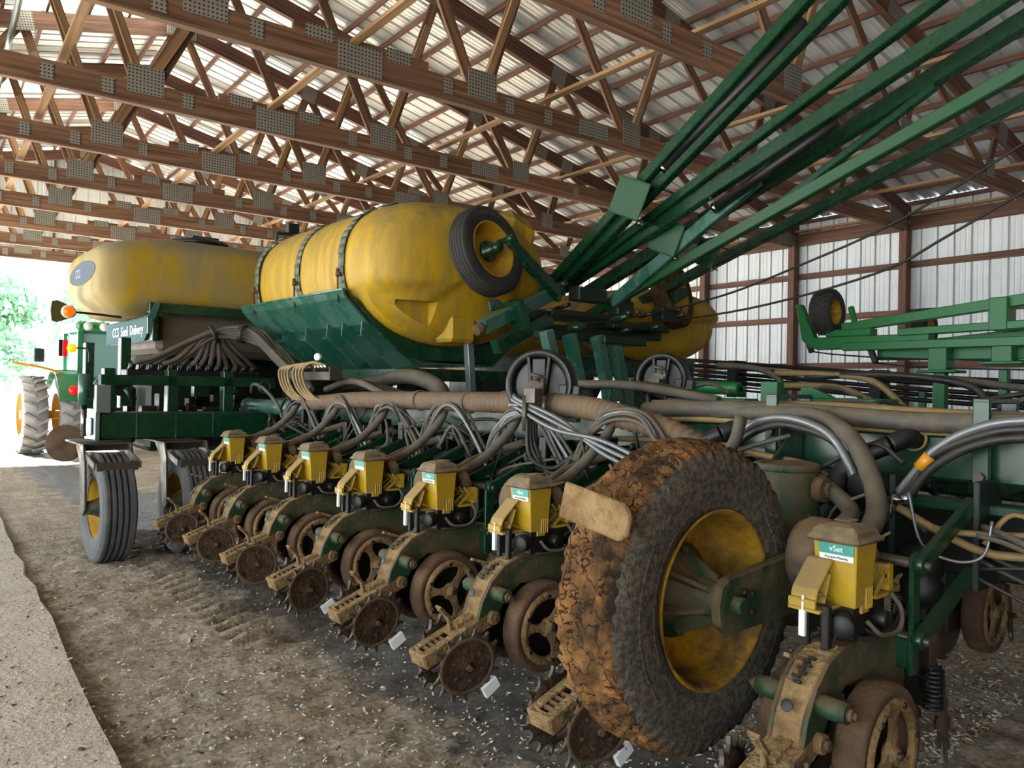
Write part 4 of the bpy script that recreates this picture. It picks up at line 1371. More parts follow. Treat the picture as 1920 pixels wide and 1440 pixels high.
# ================================================================ TANKS
def sring(cu, cz, a, b, v, e=2.6, n=64, flat=0.0):
    out = []
    for k in range(n):
        t = 2 * PI * k / n
        c, s = math.cos(t), math.sin(t)
        e_ = e if s > 0 else 2.1
        x = math.copysign(abs(c) ** (2 / e_), c) * a
        z = math.copysign(abs(s) ** (2 / e_), s) * b
        out.append((cu + x, v, cz + z))
    return out
def near_tank(cu, full, label, ta=1.03, tb=.665, tz=2.585):
    secs = [(8.38, .35), (8.36, .62), (8.30, .84), (8.20, .94), (8.05, .985), (7.7, 1), (6.2, 1), (6.0, .995), (5.85, .97), (5.72, .925), (5.62, .86), (5.55, .77), (5.50, .62), (5.47, .4), (5.46, .12)]
    rings = [sring(cu, tz, ta * s, tb * s, v) for v, s in secs]
    for (v, s_), r in zip(secs, rings):                     # the lower half of the end is set back along a crease
        if v < 5.8:
            for q, p in enumerate(r):
                f = min(1, max(0, (2.43 - p[2]) / .06))
                r[q] = (p[0], p[1] + .10 * f, p[2])
    mb = MB().loft(rings)
    # moulded seam
    mb.lathe([(0, 0)], (0, 0, 0), (0, 0, 1), 3) if False else None
    t = obj('seed_tank', mb, 'tank', PL)
    t['label'] = label
    if not full:
        cr_ = obj('tank_cradle', MB().b2((cu - .9, 6.0, 1.70), (cu + .9, 8.3, 1.95)), 'green', PL, bevel=.03)
        obj('strap', MB().prism([(p[0], p[2]) for p in sring(cu, tz, ta * 1.008, tb * 1.012, 0, 2.6)], (0, 6.35, 0), (1, 0, 0), (0, 0, 1), .07), 'strap', t)
        for x in (-.5, .5): obj('cradle_leg', MB().b2((cu + x - .06, 6.5, 1.2), (cu + x + .06, 6.62, 1.72)), 'green', cr_)
        return t
    # step pocket cut into the end
    cu_ = obj('cutter', MB().box((cu - .56, 5.52, 2.11), (.36, .42, .36), 0, None, .82), 'tank', PL)
    bpy.context.view_layer.update()
    m = t.modifiers.new('pocket', 'BOOLEAN'); m.operation = 'DIFFERENCE'; m.object = cu_; m.solver = 'EXACT'
    dg = bpy.context.evaluated_depsgraph_get()
    me = bpy.data.meshes.new_from_object(t.evaluated_get(dg))
    me.set_sharp_from_angle(angle=.7)
    t.modifiers.clear(); t.data = me
    bpy.data.objects.remove(cu_)
    obj('moulded_pad', MB().b2((cu - .23, 5.60, 1.95), (cu + .06, 5.95, 2.20)), 'tank', t, bevel=.03)
    # ridge block at the upper right of the end
    obj('moulded_ridge', MB().box((cu + .55, 5.85, 3.02), (.5, .6, .42), 0, Matrix.Rotation(.35, 3, 'Y')), 'tank', t, bevel=.12)
    for v in (6.13, 7.02, 8.02):
        r1 = sring(cu, 2.585, 1.042, .677, v - .05, 2.6); r2 = sring(cu, 2.585, 1.042, .677, v + .05, 2.6)
        keep = [k for k in range(64) if r1[k][2] > 2.36]
        mbs = MB()
        ks = sorted(keep, key=lambda k: (k + 16) % 64)
        for a, b in zip(ks[:-1], ks[1:]):
            mbs.add([r1[a], r1[b], r2[b], r2[a]], [(0, 1, 2, 3)], 0, True)
        sobj = obj('strap', mbs, 'strap', t)
        sm = sobj.modifiers.new('thick', 'SOLIDIFY'); sm.thickness = .008; sm.offset = 1
        h = MB()
        x = cu - 1.045
        h.b2((x - .03, v - .03, 2.50), (x + .02, v + .03, 2.53)); h.cyl((x - .025, v, 2.53), (x - .015, v, 2.27), .009, 6); h.cyl((x - .025, v, 2.49), (x - .025, v, 2.56), .016, 6)
        obj('strap_bolt', h, 'rust', t)
    obj('tank_cap', MB().lathe([(0, .11), (.25, .11), (.28, .08), (.28, 0), (0, 0)], (cu + .05, 7.2, 3.235), (0, 0, 1), 24), 'tank', t)
    # green cradle
    mb = MB()
    prof = [(-1.06, 2.37), (-1.03, 2.31), (-.80, 2.10), (-.68, 2.02), (-.45, 1.87), (-.25, 1.77), (.6, 1.77), (.9, 2.05), (1.06, 2.37)]
    va, vb = 6.02, 8.35
    for (xa, za), (xb, zb) in zip(prof[:-1], prof[1:]):
        mb.add([(cu + xa, va, za), (cu + xb, va, zb), (cu + xb, vb, zb), (cu + xa, vb, za)], [(0, 1, 2, 3)])
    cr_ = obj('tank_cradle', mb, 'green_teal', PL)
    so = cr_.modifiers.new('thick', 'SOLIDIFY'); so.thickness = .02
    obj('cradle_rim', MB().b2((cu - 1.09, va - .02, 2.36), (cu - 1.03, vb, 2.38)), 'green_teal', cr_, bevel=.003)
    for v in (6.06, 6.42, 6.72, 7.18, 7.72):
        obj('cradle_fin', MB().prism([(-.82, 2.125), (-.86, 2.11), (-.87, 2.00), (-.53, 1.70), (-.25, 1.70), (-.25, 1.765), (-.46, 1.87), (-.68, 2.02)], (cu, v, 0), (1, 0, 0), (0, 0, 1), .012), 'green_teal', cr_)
    obj('cradle_end', MB().prism([(-1.02, 2.33), (-.80, 2.10), (-.52, 1.86), (-.40, 1.79), (.6, 1.79), (.9, 2.05), (1.02, 2.33), (.9, 2.2), (.55, 1.98), (-.1, 1.91), (-.5, 2.0), (-.8, 2.2)], (cu, 5.99, 0), (1, 0, 0), (0, 0, 1), .03), 'green', cr_)
    obj('cradle_sill', MB().b2((cu - .5, 5.9, 1.60), (cu + .75, 8.4, 1.71)), 'green', cr_, bevel=.01)
    for v in (6.15, 8.2):
        for x in (-.35, .5):
            obj('cradle_leg', MB().b2((cu + x - .05, v - .05, 1.24), (cu + x + .05, v + .05, 1.62)), 'green', cr_)
    return t
near_tank(4.22, 1, 'large yellow poly seed tank with three grey straps in a green cradle')
near_tank(7.22, 0, 'yellow seed tank mostly hidden behind the folded marker tubes', .98, .43, 2.32)
# frame joining the tanks, above the wings
obj('center_frame', MB().b2((3.9, 8.0, 1.08), (7.8, 8.25, 1.26)).b2((5.3, 5.6, 1.08), (5.5, 11, 1.24)).b2((6.0, 5.6, 1.08), (6.2, 11, 1.24)), 'green', PL, bevel=.01)
# clear pane of light behind the cradle: chutes below the tanks
for x in (4.0, 4.6, 7.1):
    obj('tank_chute', MB().box((x, 7.0, 1.5), (.4, .4, .3), 0, None, .5), 'black', PL)

# ---- far tank, lying crosswise
def vring(u, v0, v1, z0, z1, e=3.2, n=40, low=.0):
    out = []
    cv, cz = (v0 + v1) / 2, (z0 + z1) / 2
    for k in range(n):
        t = 2 * PI * k / n
        c, s = math.cos(t), math.sin(t)
        a = (v1 - v0) / 2; b = (z1 - z0) / 2
        y = math.copysign(abs(c) ** (2 / e), c) * a
        z = math.copysign(abs(s) ** (2 / e), s) * b
        if s < 0: y *= 1 - low * min(1, -s * 1.0)
        out.append((u, cv + y, cz + z))
    return out
rings = [vring(1.872, 9.4, 10.2, 2.6, 2.8, 4), vring(1.874, 9.02, 10.6, 2.50, 2.95, 4.5), vring(1.90, 8.95, 10.68, 2.45, 2.985, 4.5), vring(1.97, 8.90, 10.72, 2.38, 3.03, 4.5), vring(2.10, 8.87, 10.75, 2.27, 3.08, 4.5), vring(2.2, 8.865, 10.755, 2.25, 3.105, 4.5), vring(2.5, 8.86, 10.76, 2.25, 3.16, 4), vring(2.9, 8.86, 10.76, 2.25, 3.18, 4),
         vring(4.6, 8.87, 10.76, 2.25, 3.17, 4), vring(5.0, 8.95, 10.7, 2.3, 3.1, 4), vring(5.15, 9.2, 10.4, 2.5, 2.9, 4)]
ft = obj('front_tank', MB().loft(rings), 'tank_old', PL)
ft['label'] = 'dusty yellow front tank with rounded shoulders and blue grey oval decal'
obj('tank_lid', MB().lathe([(0, .06), (.30, .06), (.34, .035), (.36, 0), (0, 0)], (3.05, 9.5, 3.165), (0, 0, 1), 28), 'plastic', ft)
obj('lid_handle', MB().b2((2.9, 9.25, 3.22), (3.2, 9.4, 3.25)), 'plastic', ft)
mb = MB()
pts = [(1.868, 9.82 + .66 * math.cos(2 * PI * k / 28), 2.745 + .13 * math.sin(2 * PI * k / 28)) for k in range(28)]
mb.add(pts, [tuple(range(28))])
dcl = obj('oval_decal', mb, 'decal', ft)
text('decal_text', 'CCS', .14, 'decal_text', dcl, (1.8665, 10.0, 2.75), (0, -1, 0), (0, 0, 1))
# its frame: rail, side panel with lettering, posts
fr = obj('front_frame', MB().b2((2.32, 8.78, 2.28), (5.0, 8.86, 2.39)).b2((2.36, 8.8, 1.98), (2.42, 10.7, 2.28)).b2((2.06, 8.82, 1.25), (2.16, 8.94, 2.0)).b2((2.06, 10.5, .9), (2.16, 10.65, 2.0)).b2((4.7, 8.82, .9), (4.85, 8.94, 2.3)), 'green', PL, bevel=.008)
sp_ = obj('side_panel', MB().prism([(8.72, 2.20), (8.80, 2.24), (10.72, 2.24), (10.72, 1.98), (9.0, 1.98)], (2.34, 0, 0), (0, 1, 0), (0, 0, 1), .02), 'panel', PL, bevel=.004)
for wd_, y_ in (('CCS', 10.22), ('Seed', 9.82), ('Delivery', 9.3)): text('panel_word', wd_, .16, 'white', sp_, (2.327, y_, 2.11), (0, -1, 0), (0, 0, 1), .002)
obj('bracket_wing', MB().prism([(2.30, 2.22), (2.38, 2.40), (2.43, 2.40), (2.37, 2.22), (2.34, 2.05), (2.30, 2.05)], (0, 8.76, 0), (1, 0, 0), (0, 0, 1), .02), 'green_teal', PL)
# row of hose outlets and the bundle of delivery hoses
mf = obj('hose_manifold', MB().b2((2.0, 8.32, 1.58), (3.35, 8.55, 1.66)), 'black', PL, bevel=.01)
rr = random.Random(9)
for k in range(14):
    u = 2.06 + k * .095
    obj('outlet', MB().cyl((u, 8.4, 1.64), (u, 8.34, 1.73), .035, 10).b2((u - .03, 8.36, 1.60), (u + .03, 8.5, 1.66)), 'plastic', mf)
    gx = 2.78 + (k % 5) * .02
    hose('delivery_hose', [(u, 8.34, 1.72), (u + (gx - u) * .3, 8.28, 1.80 + .02 * (k % 3)), (u + (gx - u) * .8, 8.2, 2.0 + .02 * (k % 4)), (2.95 + .01 * k, 8.12, 2.12 - .025 * (k % 5)), (3.12 + .012 * k, 7.95, 2.08 - .03 * (k % 5)), (3.22 + .01 * k, 7.6, 1.85 - .03 * (k % 4)), (3.28 + .008 * k, 7.2, 1.62 - .02 * (k % 5)), (3.3, 6.9, 1.5)], .026, 'hose', 8, 5)
obj('hose_strap', MB().lathe([(.09, -.03), (.10, -.03), (.10, .03), (.09, .03)], (3.06, 8.05, 2.06), (.6, -.6, -.15), 14, 0, True, True), 'hose_dark', PL)
obj('hose_strap', MB().lathe([(.09, -.02), (.10, -.02), (.10, .02), (.09, .02)], (2.8, 8.2, 2.05), (.8, -.2, .4), 14, 0, True, True), 'hose_dark', PL)
obj('tank_belly', MB().b2((2.45, 8.95, 1.85), (4.8, 10.5, 2.3)), 'belly', PL, bevel=.06)
# ---- dark machinery under the front tank
rr = random.Random(31)
for k in range(26):
    u = rr.uniform(1.85, 3.3); v = rr.uniform(8.15, 8.75); z = rr.uniform(1.12, 1.5)
    mb = MB()
    q = rr.random()
    if q < .45: mb.box((u, v, z), (rr.uniform(.06, .26), rr.uniform(.08, .2), rr.uniform(.05, .2)))
    elif q < .75: mb.cyl((u, v, z), (u + rr.uniform(-.2, .2), v, z + rr.uniform(-.15, .15)), rr.uniform(.02, .05), 10)
    else: mb.tube(smooth([(u, v, z), (u + rr.uniform(-.2, .2), v - .05, z + rr.uniform(-.1, .15)), (u + rr.uniform(-.3, .3), v, z + rr.uniform(-.1, .15))], 5), .016, 6)
    obj(rr.choice(['gearbox', 'hydraulic_fitting', 'bracket']), mb, rr.choice(['black', 'green', 'black', 'hose_dark']), PL)
for u in (1.78, 2.35, 2.9): obj('frame_upright', MB().b2((u - .05, 8.0, 1.2), (u + .05, 8.12, 1.66)), 'green', PL, bevel=.006)
obj('upper_crossbar', MB().b2((1.7, 8.0, 1.50), (3.4, 8.1, 1.60)), 'green', PL, bevel=.006)
# dark boxes added to block the daylight showing under the tanks
for (lo, hi) in (((2.45, 9.3, .75), (3.0, 10.0, 1.84)), ((3.1, 9.6, .7), (4.2, 10.3, 1.84)), ((4.25, 9.2, .8), (5.2, 10.1, 1.9)), ((5.3, 9.3, .9), (6.6, 9.9, 1.5)), ((6.8, 9.0, .8), (8.4, 9.6, 1.7)), ((3.5, 8.5, .75), (4.6, 8.7, 1.02)), ((2.1, 9.5, .8), (2.4, 10.2, 1.5))):
    obj('dark_filler_box', MB().b2(lo, hi), 'green_shaded', PL, bevel=.05)
# ---- front cross beam on transport wheels
xb = obj('transport_beam', MB().b2((1.64, 7.72, 1.0), (3.3, 8.02, 1.25)), 'green', PL, bevel=.012)
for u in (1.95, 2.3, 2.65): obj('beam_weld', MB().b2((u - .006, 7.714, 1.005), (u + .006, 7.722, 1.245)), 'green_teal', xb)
obj('end_plate', MB().b2((1.60, 7.70, .98), (1.64, 8.04, 1.28)).b2((1.60, 7.68, 1.25), (1.72, 7.75, 1.5)), 'zinc', PL, bevel=.004)
obj('end_window', MB().b2((1.575, 7.78, 1.04), (1.60, 7.94, 1.2)), 'zinc', PL, bevel=.01)
mb = MB()
mb.cyl((1.62, 8.3, 1.6), (1.62, 8.28, 1.30), .05, 14, 0); mb.cyl((1.62, 8.28, 1.30), (1.62, 8.26, 1.0), .025, 10, 1)
obj('lift_cylinder', mb, ('green_teal', 'chrome'), PL)
def rib_tire(u, v, z, R, wd, mats, nm):
    prof = []
    h = wd / 2
    prof += [(R * .56, -h * .8), (R * .62, -h * .92), (R * .78, -h), (R * .92, -h * .97), (R * .985, -h * .86)]
    nr = 5
    for k in range(nr):
        a = -h * .82 + k * (h * 1.64 / nr); b = a + h * 1.64 / nr
        prof += [(R, a + .006), (R, b - .016), (R - .02, b - .014), (R - .02, b + .002)] if k < nr - 1 else [(R, a + .006), (R, b)]
    prof += [(R * .985, h * .86), (R * .92, h * .97), (R * .78, h), (R * .62, h * .92), (R * .56, h * .8)]
    t = obj(nm, MB().lathe(prof, (u, v, z), (1, 0, 0), 56, 0, False), mats[0], PL)
    for p in t.data.polygons: p.use_smooth = False
    r_ = MB().lathe([(R * .58, -h * .84), (R * .56, -h * .7), (R * .52, -h * .5), (R * .5, h * .1), (R * .3, h * .2), (0, h * .2)], (u, v, z), (1, 0, 0), 36)
    r_.lathe([(R * .58, h * .84), (R * .52, h * .5), (R * .5, h * .1)], (u, v, z), (1, 0, 0), 36)
    obj('wheel_rim', r_, mats[1], t)
    hb = MB().lathe([(R * .26, h * .2), (R * .24, -h * .2), (R * .14, -h * .8), (R * .12, -h * 1.25), (0, -h * 1.25)], (u, v, z), (1, 0, 0), 20)
    obj('wheel_hub', hb, 'green_mud', t)
    return t
for u in (1.62, 2.27):
    t = rib_tire(u, 7.25, .465, .465, .27, ('rubber_grey', 'yellow_rim'), 'transport_tire')
    t['label'] = 'grey ribbed transport tyre nearest the open floor' if u < 2 else 'grey ribbed transport tyre beside the farthest row unit'
    mb = MB()
    for s in (-1, 1):
        mb.prism([(7.30, 1.0), (7.6, 1.0), (7.42, .86), (7.32, .46), (7.25, .40), (7.18, .46), (7.22, .86)], (u + s * .185, 0, 0), (0, 1, 0), (0, 0, 1), .02)
    mb.b2((u - .185, 7.42, .93), (u + .185, 7.50, 1.0))
    mb.b2((u - .2, 7.35, .98), (u + .2, 8.0, 1.0))
    mb.b2((u - .16, 6.94, .80), (u + .16, 6.95, .87))
    for s in (-1, 1): mb.beam((u + s * .175, 6.94, .84), (u + s * .175, 7.35, .92), .012, .06)
    obj('wheel_fork', mb, 'steel', t, bevel=.004)
obj('marker_disc', MB().lathe([(0, -.05), (.08, -.045), (.17, -.02), (.23, .02), (.22, .03), (0, -.02)], (1.96, 11.0, .74), (-.5, -1, .1), 30), 'rust', PL)

# ---- warning lamps on arms, left of the front tank
mb = MB().tube(smooth([(2.1, 9.0, 2.22), (1.85, 9.0, 2.235), (1.66, 9.0, 2.24)], 4), .012, 8)
la = obj('lamp_arm', mb, 'black', PL)
obj('reflector_panel', MB().prism([(-.10, -.10), (-.05, -.115), (.08, -.06), (.11, -.03), (.11, .03), (.08, .06), (-.05, .115), (-.10, .10), (-.112, .0)], (1.55, 9.02, 2.24), (1, .05, 0), (0, 0, 1), .02), 'olive', la, bevel=.006)
obj('lamp_rim', MB().lathe([(0, 0), (.07, 0), (.07, .02), (0, .02)], (1.60, 8.995, 2.24), (0, -1, 0), 24), 'white', la)
obj('amber_lens', MB().lathe([(.056, .01), (.056, .03), (.04, .05), (0, .055)], (1.60, 8.985, 2.24), (0, -1, 0), 24), 'orange', la)
mb = MB().tube(smooth([(1.78, 8.9, 1.72), (1.78, 8.92, 1.84), (1.74, 8.95, 1.87), (1.62, 9.0, 1.87)], 5), .01, 8)
lb = obj('lamp_arm', mb, 'black', PL)
obj('red_reflector', MB().b2((1.555, 8.99, 1.78), (1.60, 9.01, 1.95)), 'red', lb, bevel=.004)
obj('reflector_panel', MB().b2((1.52, 9.0, 1.78), (1.555, 9.02, 1.95)), 'plastic', lb, bevel=.004)
obj('amber_lens', MB().lathe([(.045, 0), (.045, .03), (.03, .045), (0, .05)], (1.635, 8.99, 1.865), (0, -1, 0), 22), 'amber', lb)

# ---- tan hose loops and gauge on the valve bank
vb_ = obj('valve_bank', MB().b2((3.0, 5.95, 1.58), (3.12, 6.5, 1.70)), 'steel', PL, bevel=.006)
for k in range(8):
    v = 5.98 + k * .062 + (.05 if k > 3 else 0)
    obj('valve_coil', MB().cyl((3.0, v, 1.66), (2.97, v, 1.72), .018, 8), 'chrome', vb_)
    hose('tan_hose', [(2.97, v, 1.71), (2.92, v + .14, 1.73 - .004 * k), (2.90, v + .27, 1.66), (2.91, v + .22, 1.52), (2.94, v + .06, 1.42), (2.99, v - .1, 1.40)], .013, 'hose_tan', 8, 6)
obj('pressure_gauge', MB().lathe([(0, 0), (.032, 0), (.032, .03), (0, .03)], (2.99, 6.12, 1.78), (-1, -.4, 0), 18), 'white', vb_)
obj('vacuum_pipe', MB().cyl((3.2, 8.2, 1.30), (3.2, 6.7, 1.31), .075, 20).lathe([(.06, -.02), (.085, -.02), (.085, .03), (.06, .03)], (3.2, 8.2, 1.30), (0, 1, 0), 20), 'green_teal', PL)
hose('pipe_hose', [(3.1, 7.9, 1.45), (3.0, 7.6, 1.53), (2.98, 7.3, 1.5), (3.0, 7.0, 1.35), (3.02, 6.9, 1.2)], .016, 'hose', 8)
obj('pipe_end', MB().lathe([(.045, 0), (.06, 0), (.06, .12), (.045, .12)], (3.05, 7.45, 1.50), (-.3, -1, .1), 20, 0, True, True), 'plastic', PL)
# lamp post on the tank top
obj('work_light_frame', MB().tube(smooth([(3.55, 8.4, 3.02), (3.55, 8.4, 3.2), (3.6, 8.4, 3.255), (3.95, 8.4, 3.24), (4.1, 8.4, 3.2)], 5), .02, 8), 'green', PL)
obj('work_light', MB().b2((3.66, 8.34, 3.26), (3.80, 8.42, 3.38)), 'plastic', PL, bevel=.01)

# ================================================================ FOLDED MARKERS
def tube_arm(name, p0, p1, wd, ht, mat='green', label=None, ext=.12):
    p0 = Vector(p0); p1 = Vector(p1)
    o = obj(name, MB().beam(p0, p1 + (p1 - p0) * ext, wd, ht), mat, PL, bevel=.008)
    if label: o['label'] = label
    return o
ma = [('T1', (5.29, 5.75, 2.57), (5.29, 2.94, 4.50), .09, .10), ('T2', (5.36, 5.75, 2.52), (5.36, 2.82, 4.36), .09, .10), ('T3b', (5.49, 5.6, 2.68), (5.47, 2.11, 4.22), .08, .08), ('T3', (5.56, 5.8, 2.60), (5.54, 1.86, 4.07), .09, .12),
      ('T4', (5.92, 5.8, 2.58), (5.92, 1.76, 4.08), .10, .13), ('T6', (5.79, 5.7, 2.30), (5.79, 1.71, 3.71), .08, .10), ('T7', (6.57, 5.7, 2.50), (6.57, 1.94, 3.77), .08, .10)]
for k, (n_, a, b, wd, ht) in enumerate(ma):
    tube_arm('marker_tube', a, b, wd, ht, 'green' if k != 5 else 'green_mid')
# tapering inner braces
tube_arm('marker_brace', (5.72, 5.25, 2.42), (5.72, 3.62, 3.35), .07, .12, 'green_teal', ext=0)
tube_arm('marker_brace', (5.90, 3.85, 2.98), (5.90, 2.30, 3.80), .06, .06, 'green', ext=0)
# black hydraulic cylinders inside the arms
for (a, b) in (((5.325, 4.3, 3.50), (5.325, 3.0, 4.33)), ((5.66, 4.0, 3.16), (5.62, 2.9, 3.62))):
    obj('marker_cylinder', MB().cyl(a, b, .045, 12, 0).lathe([(.045, -.02), (.055, -.02), (.055, .02), (.045, .02)], a, Vector(b) - Vector(a), 14, 1), ('black', 'chrome'), PL)
# sheet brackets across the tubes
def cbracket(c, s, rot):
    mb = MB()
    for (a, b) in (((-.13, .0, .13), (.16, .0, .13)), ((-.13, .0, .13), (-.10, -.0, -.13))):
        pass
    mb.box((0, 0, .12), (.34, .26, .014)); mb.box((-.16, 0, 0), (.014, .26, .24)); mb.box((-.06, 0, -.12), (.2, .22, .014))
    o = obj('tube_bracket', mb, 'green_mid', PL, bevel=.004)
    o.location = c; o.rotation_euler = rot; o.scale = (s, s, s)
    obj('bolt', MB().lathe([(.012, 0), (.02, .0), (.02, .02), (.012, .02)], (-.1, -.12, -.13), (0, 1, 0), 12, 0, True, True), 'chrome', o)
cbracket((5.40, 4.60, 3.26), 1.35, (.42, 0, .1)); cbracket((5.84, 4.55, 2.97), 1.2, (.4, 0, .1)); cbracket((6.25, 4.45, 2.86), .9, (.4, 0, .2))
# hub plates where the markers fold
hubp = [((4.75, 5.45, 2.10), (6.75, 5.55, 2.22)), ((4.9, 5.25, 2.24), (5.7, 5.75, 2.34)), ((5.8, 5.3, 2.18), (6.7, 5.7, 2.30)), ((5.2, 5.2, 2.40), (5.6, 5.35, 2.62)), ((5.75, 5.2, 2.30), (6.0, 5.35, 2.55)), ((6.45, 5.2, 2.30), (6.7, 5.35, 2.52)), ((4.62, 5.1, 2.0), (5.4, 5.2, 2.12)), ((5.25, 4.9, 1.98), (5.85, 5.15, 2.10))]
for lo, hi in hubp: obj('hub_plate', MB().b2(lo, (hi[0], hi[1], lo[2] + (hi[2] - lo[2]) * .6)), 'green_shaded', PL, bevel=.01)
rr = random.Random(77)
for k in range(16):
    u = rr.uniform(4.8, 6.7); v = rr.uniform(5.05, 5.3); z = rr.uniform(2.1, 2.6)
    obj('hinge_pin', MB().cyl((u, v, z), (u, v + rr.uniform(.06, .2), z + rr.uniform(-.04, .04)), rr.uniform(.014, .035), 8), rr.choice(['black', 'steel', 'green']), PL)
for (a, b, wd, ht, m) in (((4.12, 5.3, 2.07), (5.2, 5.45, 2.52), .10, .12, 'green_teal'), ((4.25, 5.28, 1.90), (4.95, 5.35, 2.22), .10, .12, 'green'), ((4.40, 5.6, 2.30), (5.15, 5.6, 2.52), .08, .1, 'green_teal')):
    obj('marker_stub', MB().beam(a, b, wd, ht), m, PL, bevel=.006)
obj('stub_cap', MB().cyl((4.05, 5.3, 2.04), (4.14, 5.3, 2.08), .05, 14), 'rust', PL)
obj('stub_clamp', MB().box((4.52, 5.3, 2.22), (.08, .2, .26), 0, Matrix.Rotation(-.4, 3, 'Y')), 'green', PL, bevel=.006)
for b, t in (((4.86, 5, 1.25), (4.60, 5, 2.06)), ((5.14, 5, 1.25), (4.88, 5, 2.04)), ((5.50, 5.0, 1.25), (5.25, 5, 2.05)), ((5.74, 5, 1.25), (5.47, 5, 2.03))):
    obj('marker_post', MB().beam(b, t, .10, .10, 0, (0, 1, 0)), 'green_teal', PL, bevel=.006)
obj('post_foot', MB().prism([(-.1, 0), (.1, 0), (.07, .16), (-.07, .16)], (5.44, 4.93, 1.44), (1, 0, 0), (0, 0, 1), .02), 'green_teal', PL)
obj('post_base', MB().b2((3.95, 4.88, 1.10), (8.0, 5.12, 1.26)), 'green', PL, bevel=.01)
obj('tall_brace', MB().beam((4.35, 5.75, 1.5), (4.27, 5.75, 2.4), .07, .07, 0, (0, 1, 0)), 'zinc', PL, bevel=.004)
# small marker wheels
def small_wheel(c, ax, R, wd, mats, name, label):
    h = wd / 2
    prof = [(R * .60, -h * .8), (R * .68, -h * .97), (R * .82, -h), (R * .93, -h * .92), (R * .985, -h * .74)]
    for k in range(4):
        a = -h * .68 + k * h * .34; b = a + h * .34
        prof += [(R, a + .005), (R, b - .006), (R - .012, b - .004), (R - .012, b + .003)]
    prof += [(R * .985, h * .74), (R * .93, h * .92), (R * .82, h), (R * .68, h * .97), (R * .60, h * .8)]
    t = obj(name, MB().lathe(prof, c, ax, 48), mats[0], PL)
    t['label'] = label
    r_ = MB().lathe([(R * .64, h * .9), (R * .61, h * .95), (R * .58, h * .7), (R * .56, h * .6), (R * .55, h * .2), (R * .50, h * .1), (R * .49, -.03), (R * .40, -.045), (R * .2, .0), (0, 0)], c, ax, 40)
    r_.lathe([(R * .62, -h * .86), (R * .52, -h * .5), (R * .50, h * .1)], c, ax, 40)
    obj('wheel_rim', r_, mats[1], t)
    a = Vector(ax).normalized(); e1 = Vector((0, 0, 1)).cross(a).normalized(); e2 = a.cross(e1)
    hb = MB().lathe([(R * .24, 0), (R * .24, .02), (R * .16, .035), (R * .12, .11), (R * .1, .16), (0, .16)], c, ax, 20)
    for k in range(5):
        q = k * 2 * PI / 5
        p = Vector(c) + (e1 * math.cos(q) + e2 * math.sin(q)) * (R * .2)
        hb.cyl(p, p + a * .035, .014, 6)
    obj('wheel_hub', hb, 'green', t)
    if R > .35:
        q = 'CARLISLE'
        for i, ch in enumerate(q):
            an = PI / 2 - (i - 3.5) * .115 + .05
            d = e1 * math.cos(an) + e2 * math.sin(an)
            tx = e1 * math.sin(an) - e2 * math.cos(an)
            p = Vector(c) + a * (h * 1.0) + d * (R * .82)
            text('tyre_letter', ch, .052, mats[2], t, p, tx, d, .002)
    return t
ax1 = Vector((.02, -1, .05))
w1 = small_wheel((4.20, 5.36, 2.75), (.16, -1, .22), .405, .19, ('rubber', 'yellow_rim', 'rubber_grey'), 'marker_tire', 'black marker tyre with clean yellow rim hanging before the yellow tank')
w2 = small_wheel((6.86, 5.4, 2.62), (.25, -1, .2), .385, .19, ('rubber_mud', 'yellow_rim', 'rubber_grey'), 'marker_tire', 'muddy marker tyre with yellow rim behind the folded tubes')
obj('wheel_arm', MB().beam((4.28, 5.15, 2.83), (4.98, 5.25, 2.45), .05, .09).cyl((4.28, 5.3, 2.83), (4.28, 5.1, 2.85), .03, 12), 'green', PL, bevel=.006)
obj('wheel_arm', MB().beam((4.5, 5.2, 2.68), (5.02, 5.28, 2.40), .05, .08), 'green', PL, bevel=.006)
obj('wheel_arm', MB().beam((6.86, 5.2, 2.64), (6.5, 5.3, 2.40), .05, .08), 'green', PL, bevel=.006)
# steel cables slanting up to the right
hose('marker_cable', [(5.6, 5.45, 2.26), (6.3, 5.38, 2.34), (6.3, 4.39, 2.47), (6.3, 3.6, 2.67), (6.3, 2.66, 2.97), (6.3, 1.6, 3.5)], .011, 'black', 6, 6)
hose('marker_cable', [(5.6, 5.4, 2.2), (6.3, 5.34, 2.26), (6.3, 4.09, 2.33), (6.3, 2.9, 2.54), (6.3, 2.34, 2.78), (6.3, 1.5, 3.2)], .011, 'black', 6, 6)

# ================================================================ FAR WING (right side)
obj('far_toolbar', MB().b2((8.30, -1.5, 1.0), (8.48, 7.5, 1.18)), 'green_clean', PL, bevel=.012)
tb2 = MB()
for (z, u) in ((1.92, 7.5), (1.86, 7.56), (1.80, 7.5), (1.75, 7.58), (1.70, 7.5)):
    hose('far_hose', [(9.2 + (u - 7.5) * 1.2, v_ * 1.227, 1.55 + (z + d_ - 1.55) * 1.227) for v_, d_ in ((6.2, .04), (4.5, -.08), (3.0, -.19), (1.2, -.28), (.4, -.3))], .026, 'black', 8, 6)
for v in (5.0, 3.4, 2.0): obj('hose_clamp', MB().b2((9.1, v * 1.227 - .07, 1.48), (9.37, v * 1.227 + .07, 2.0 - (5.2 - v) * .085)), 'black', PL, bevel=.006)
for v in (5.6, 4.4, 3.0, 1.6): obj('clamp_post', MB().b2((9.2, v * 1.227 - .03, .95), (9.27, v * 1.227 + .03, 1.6)), 'green_clean', PL)
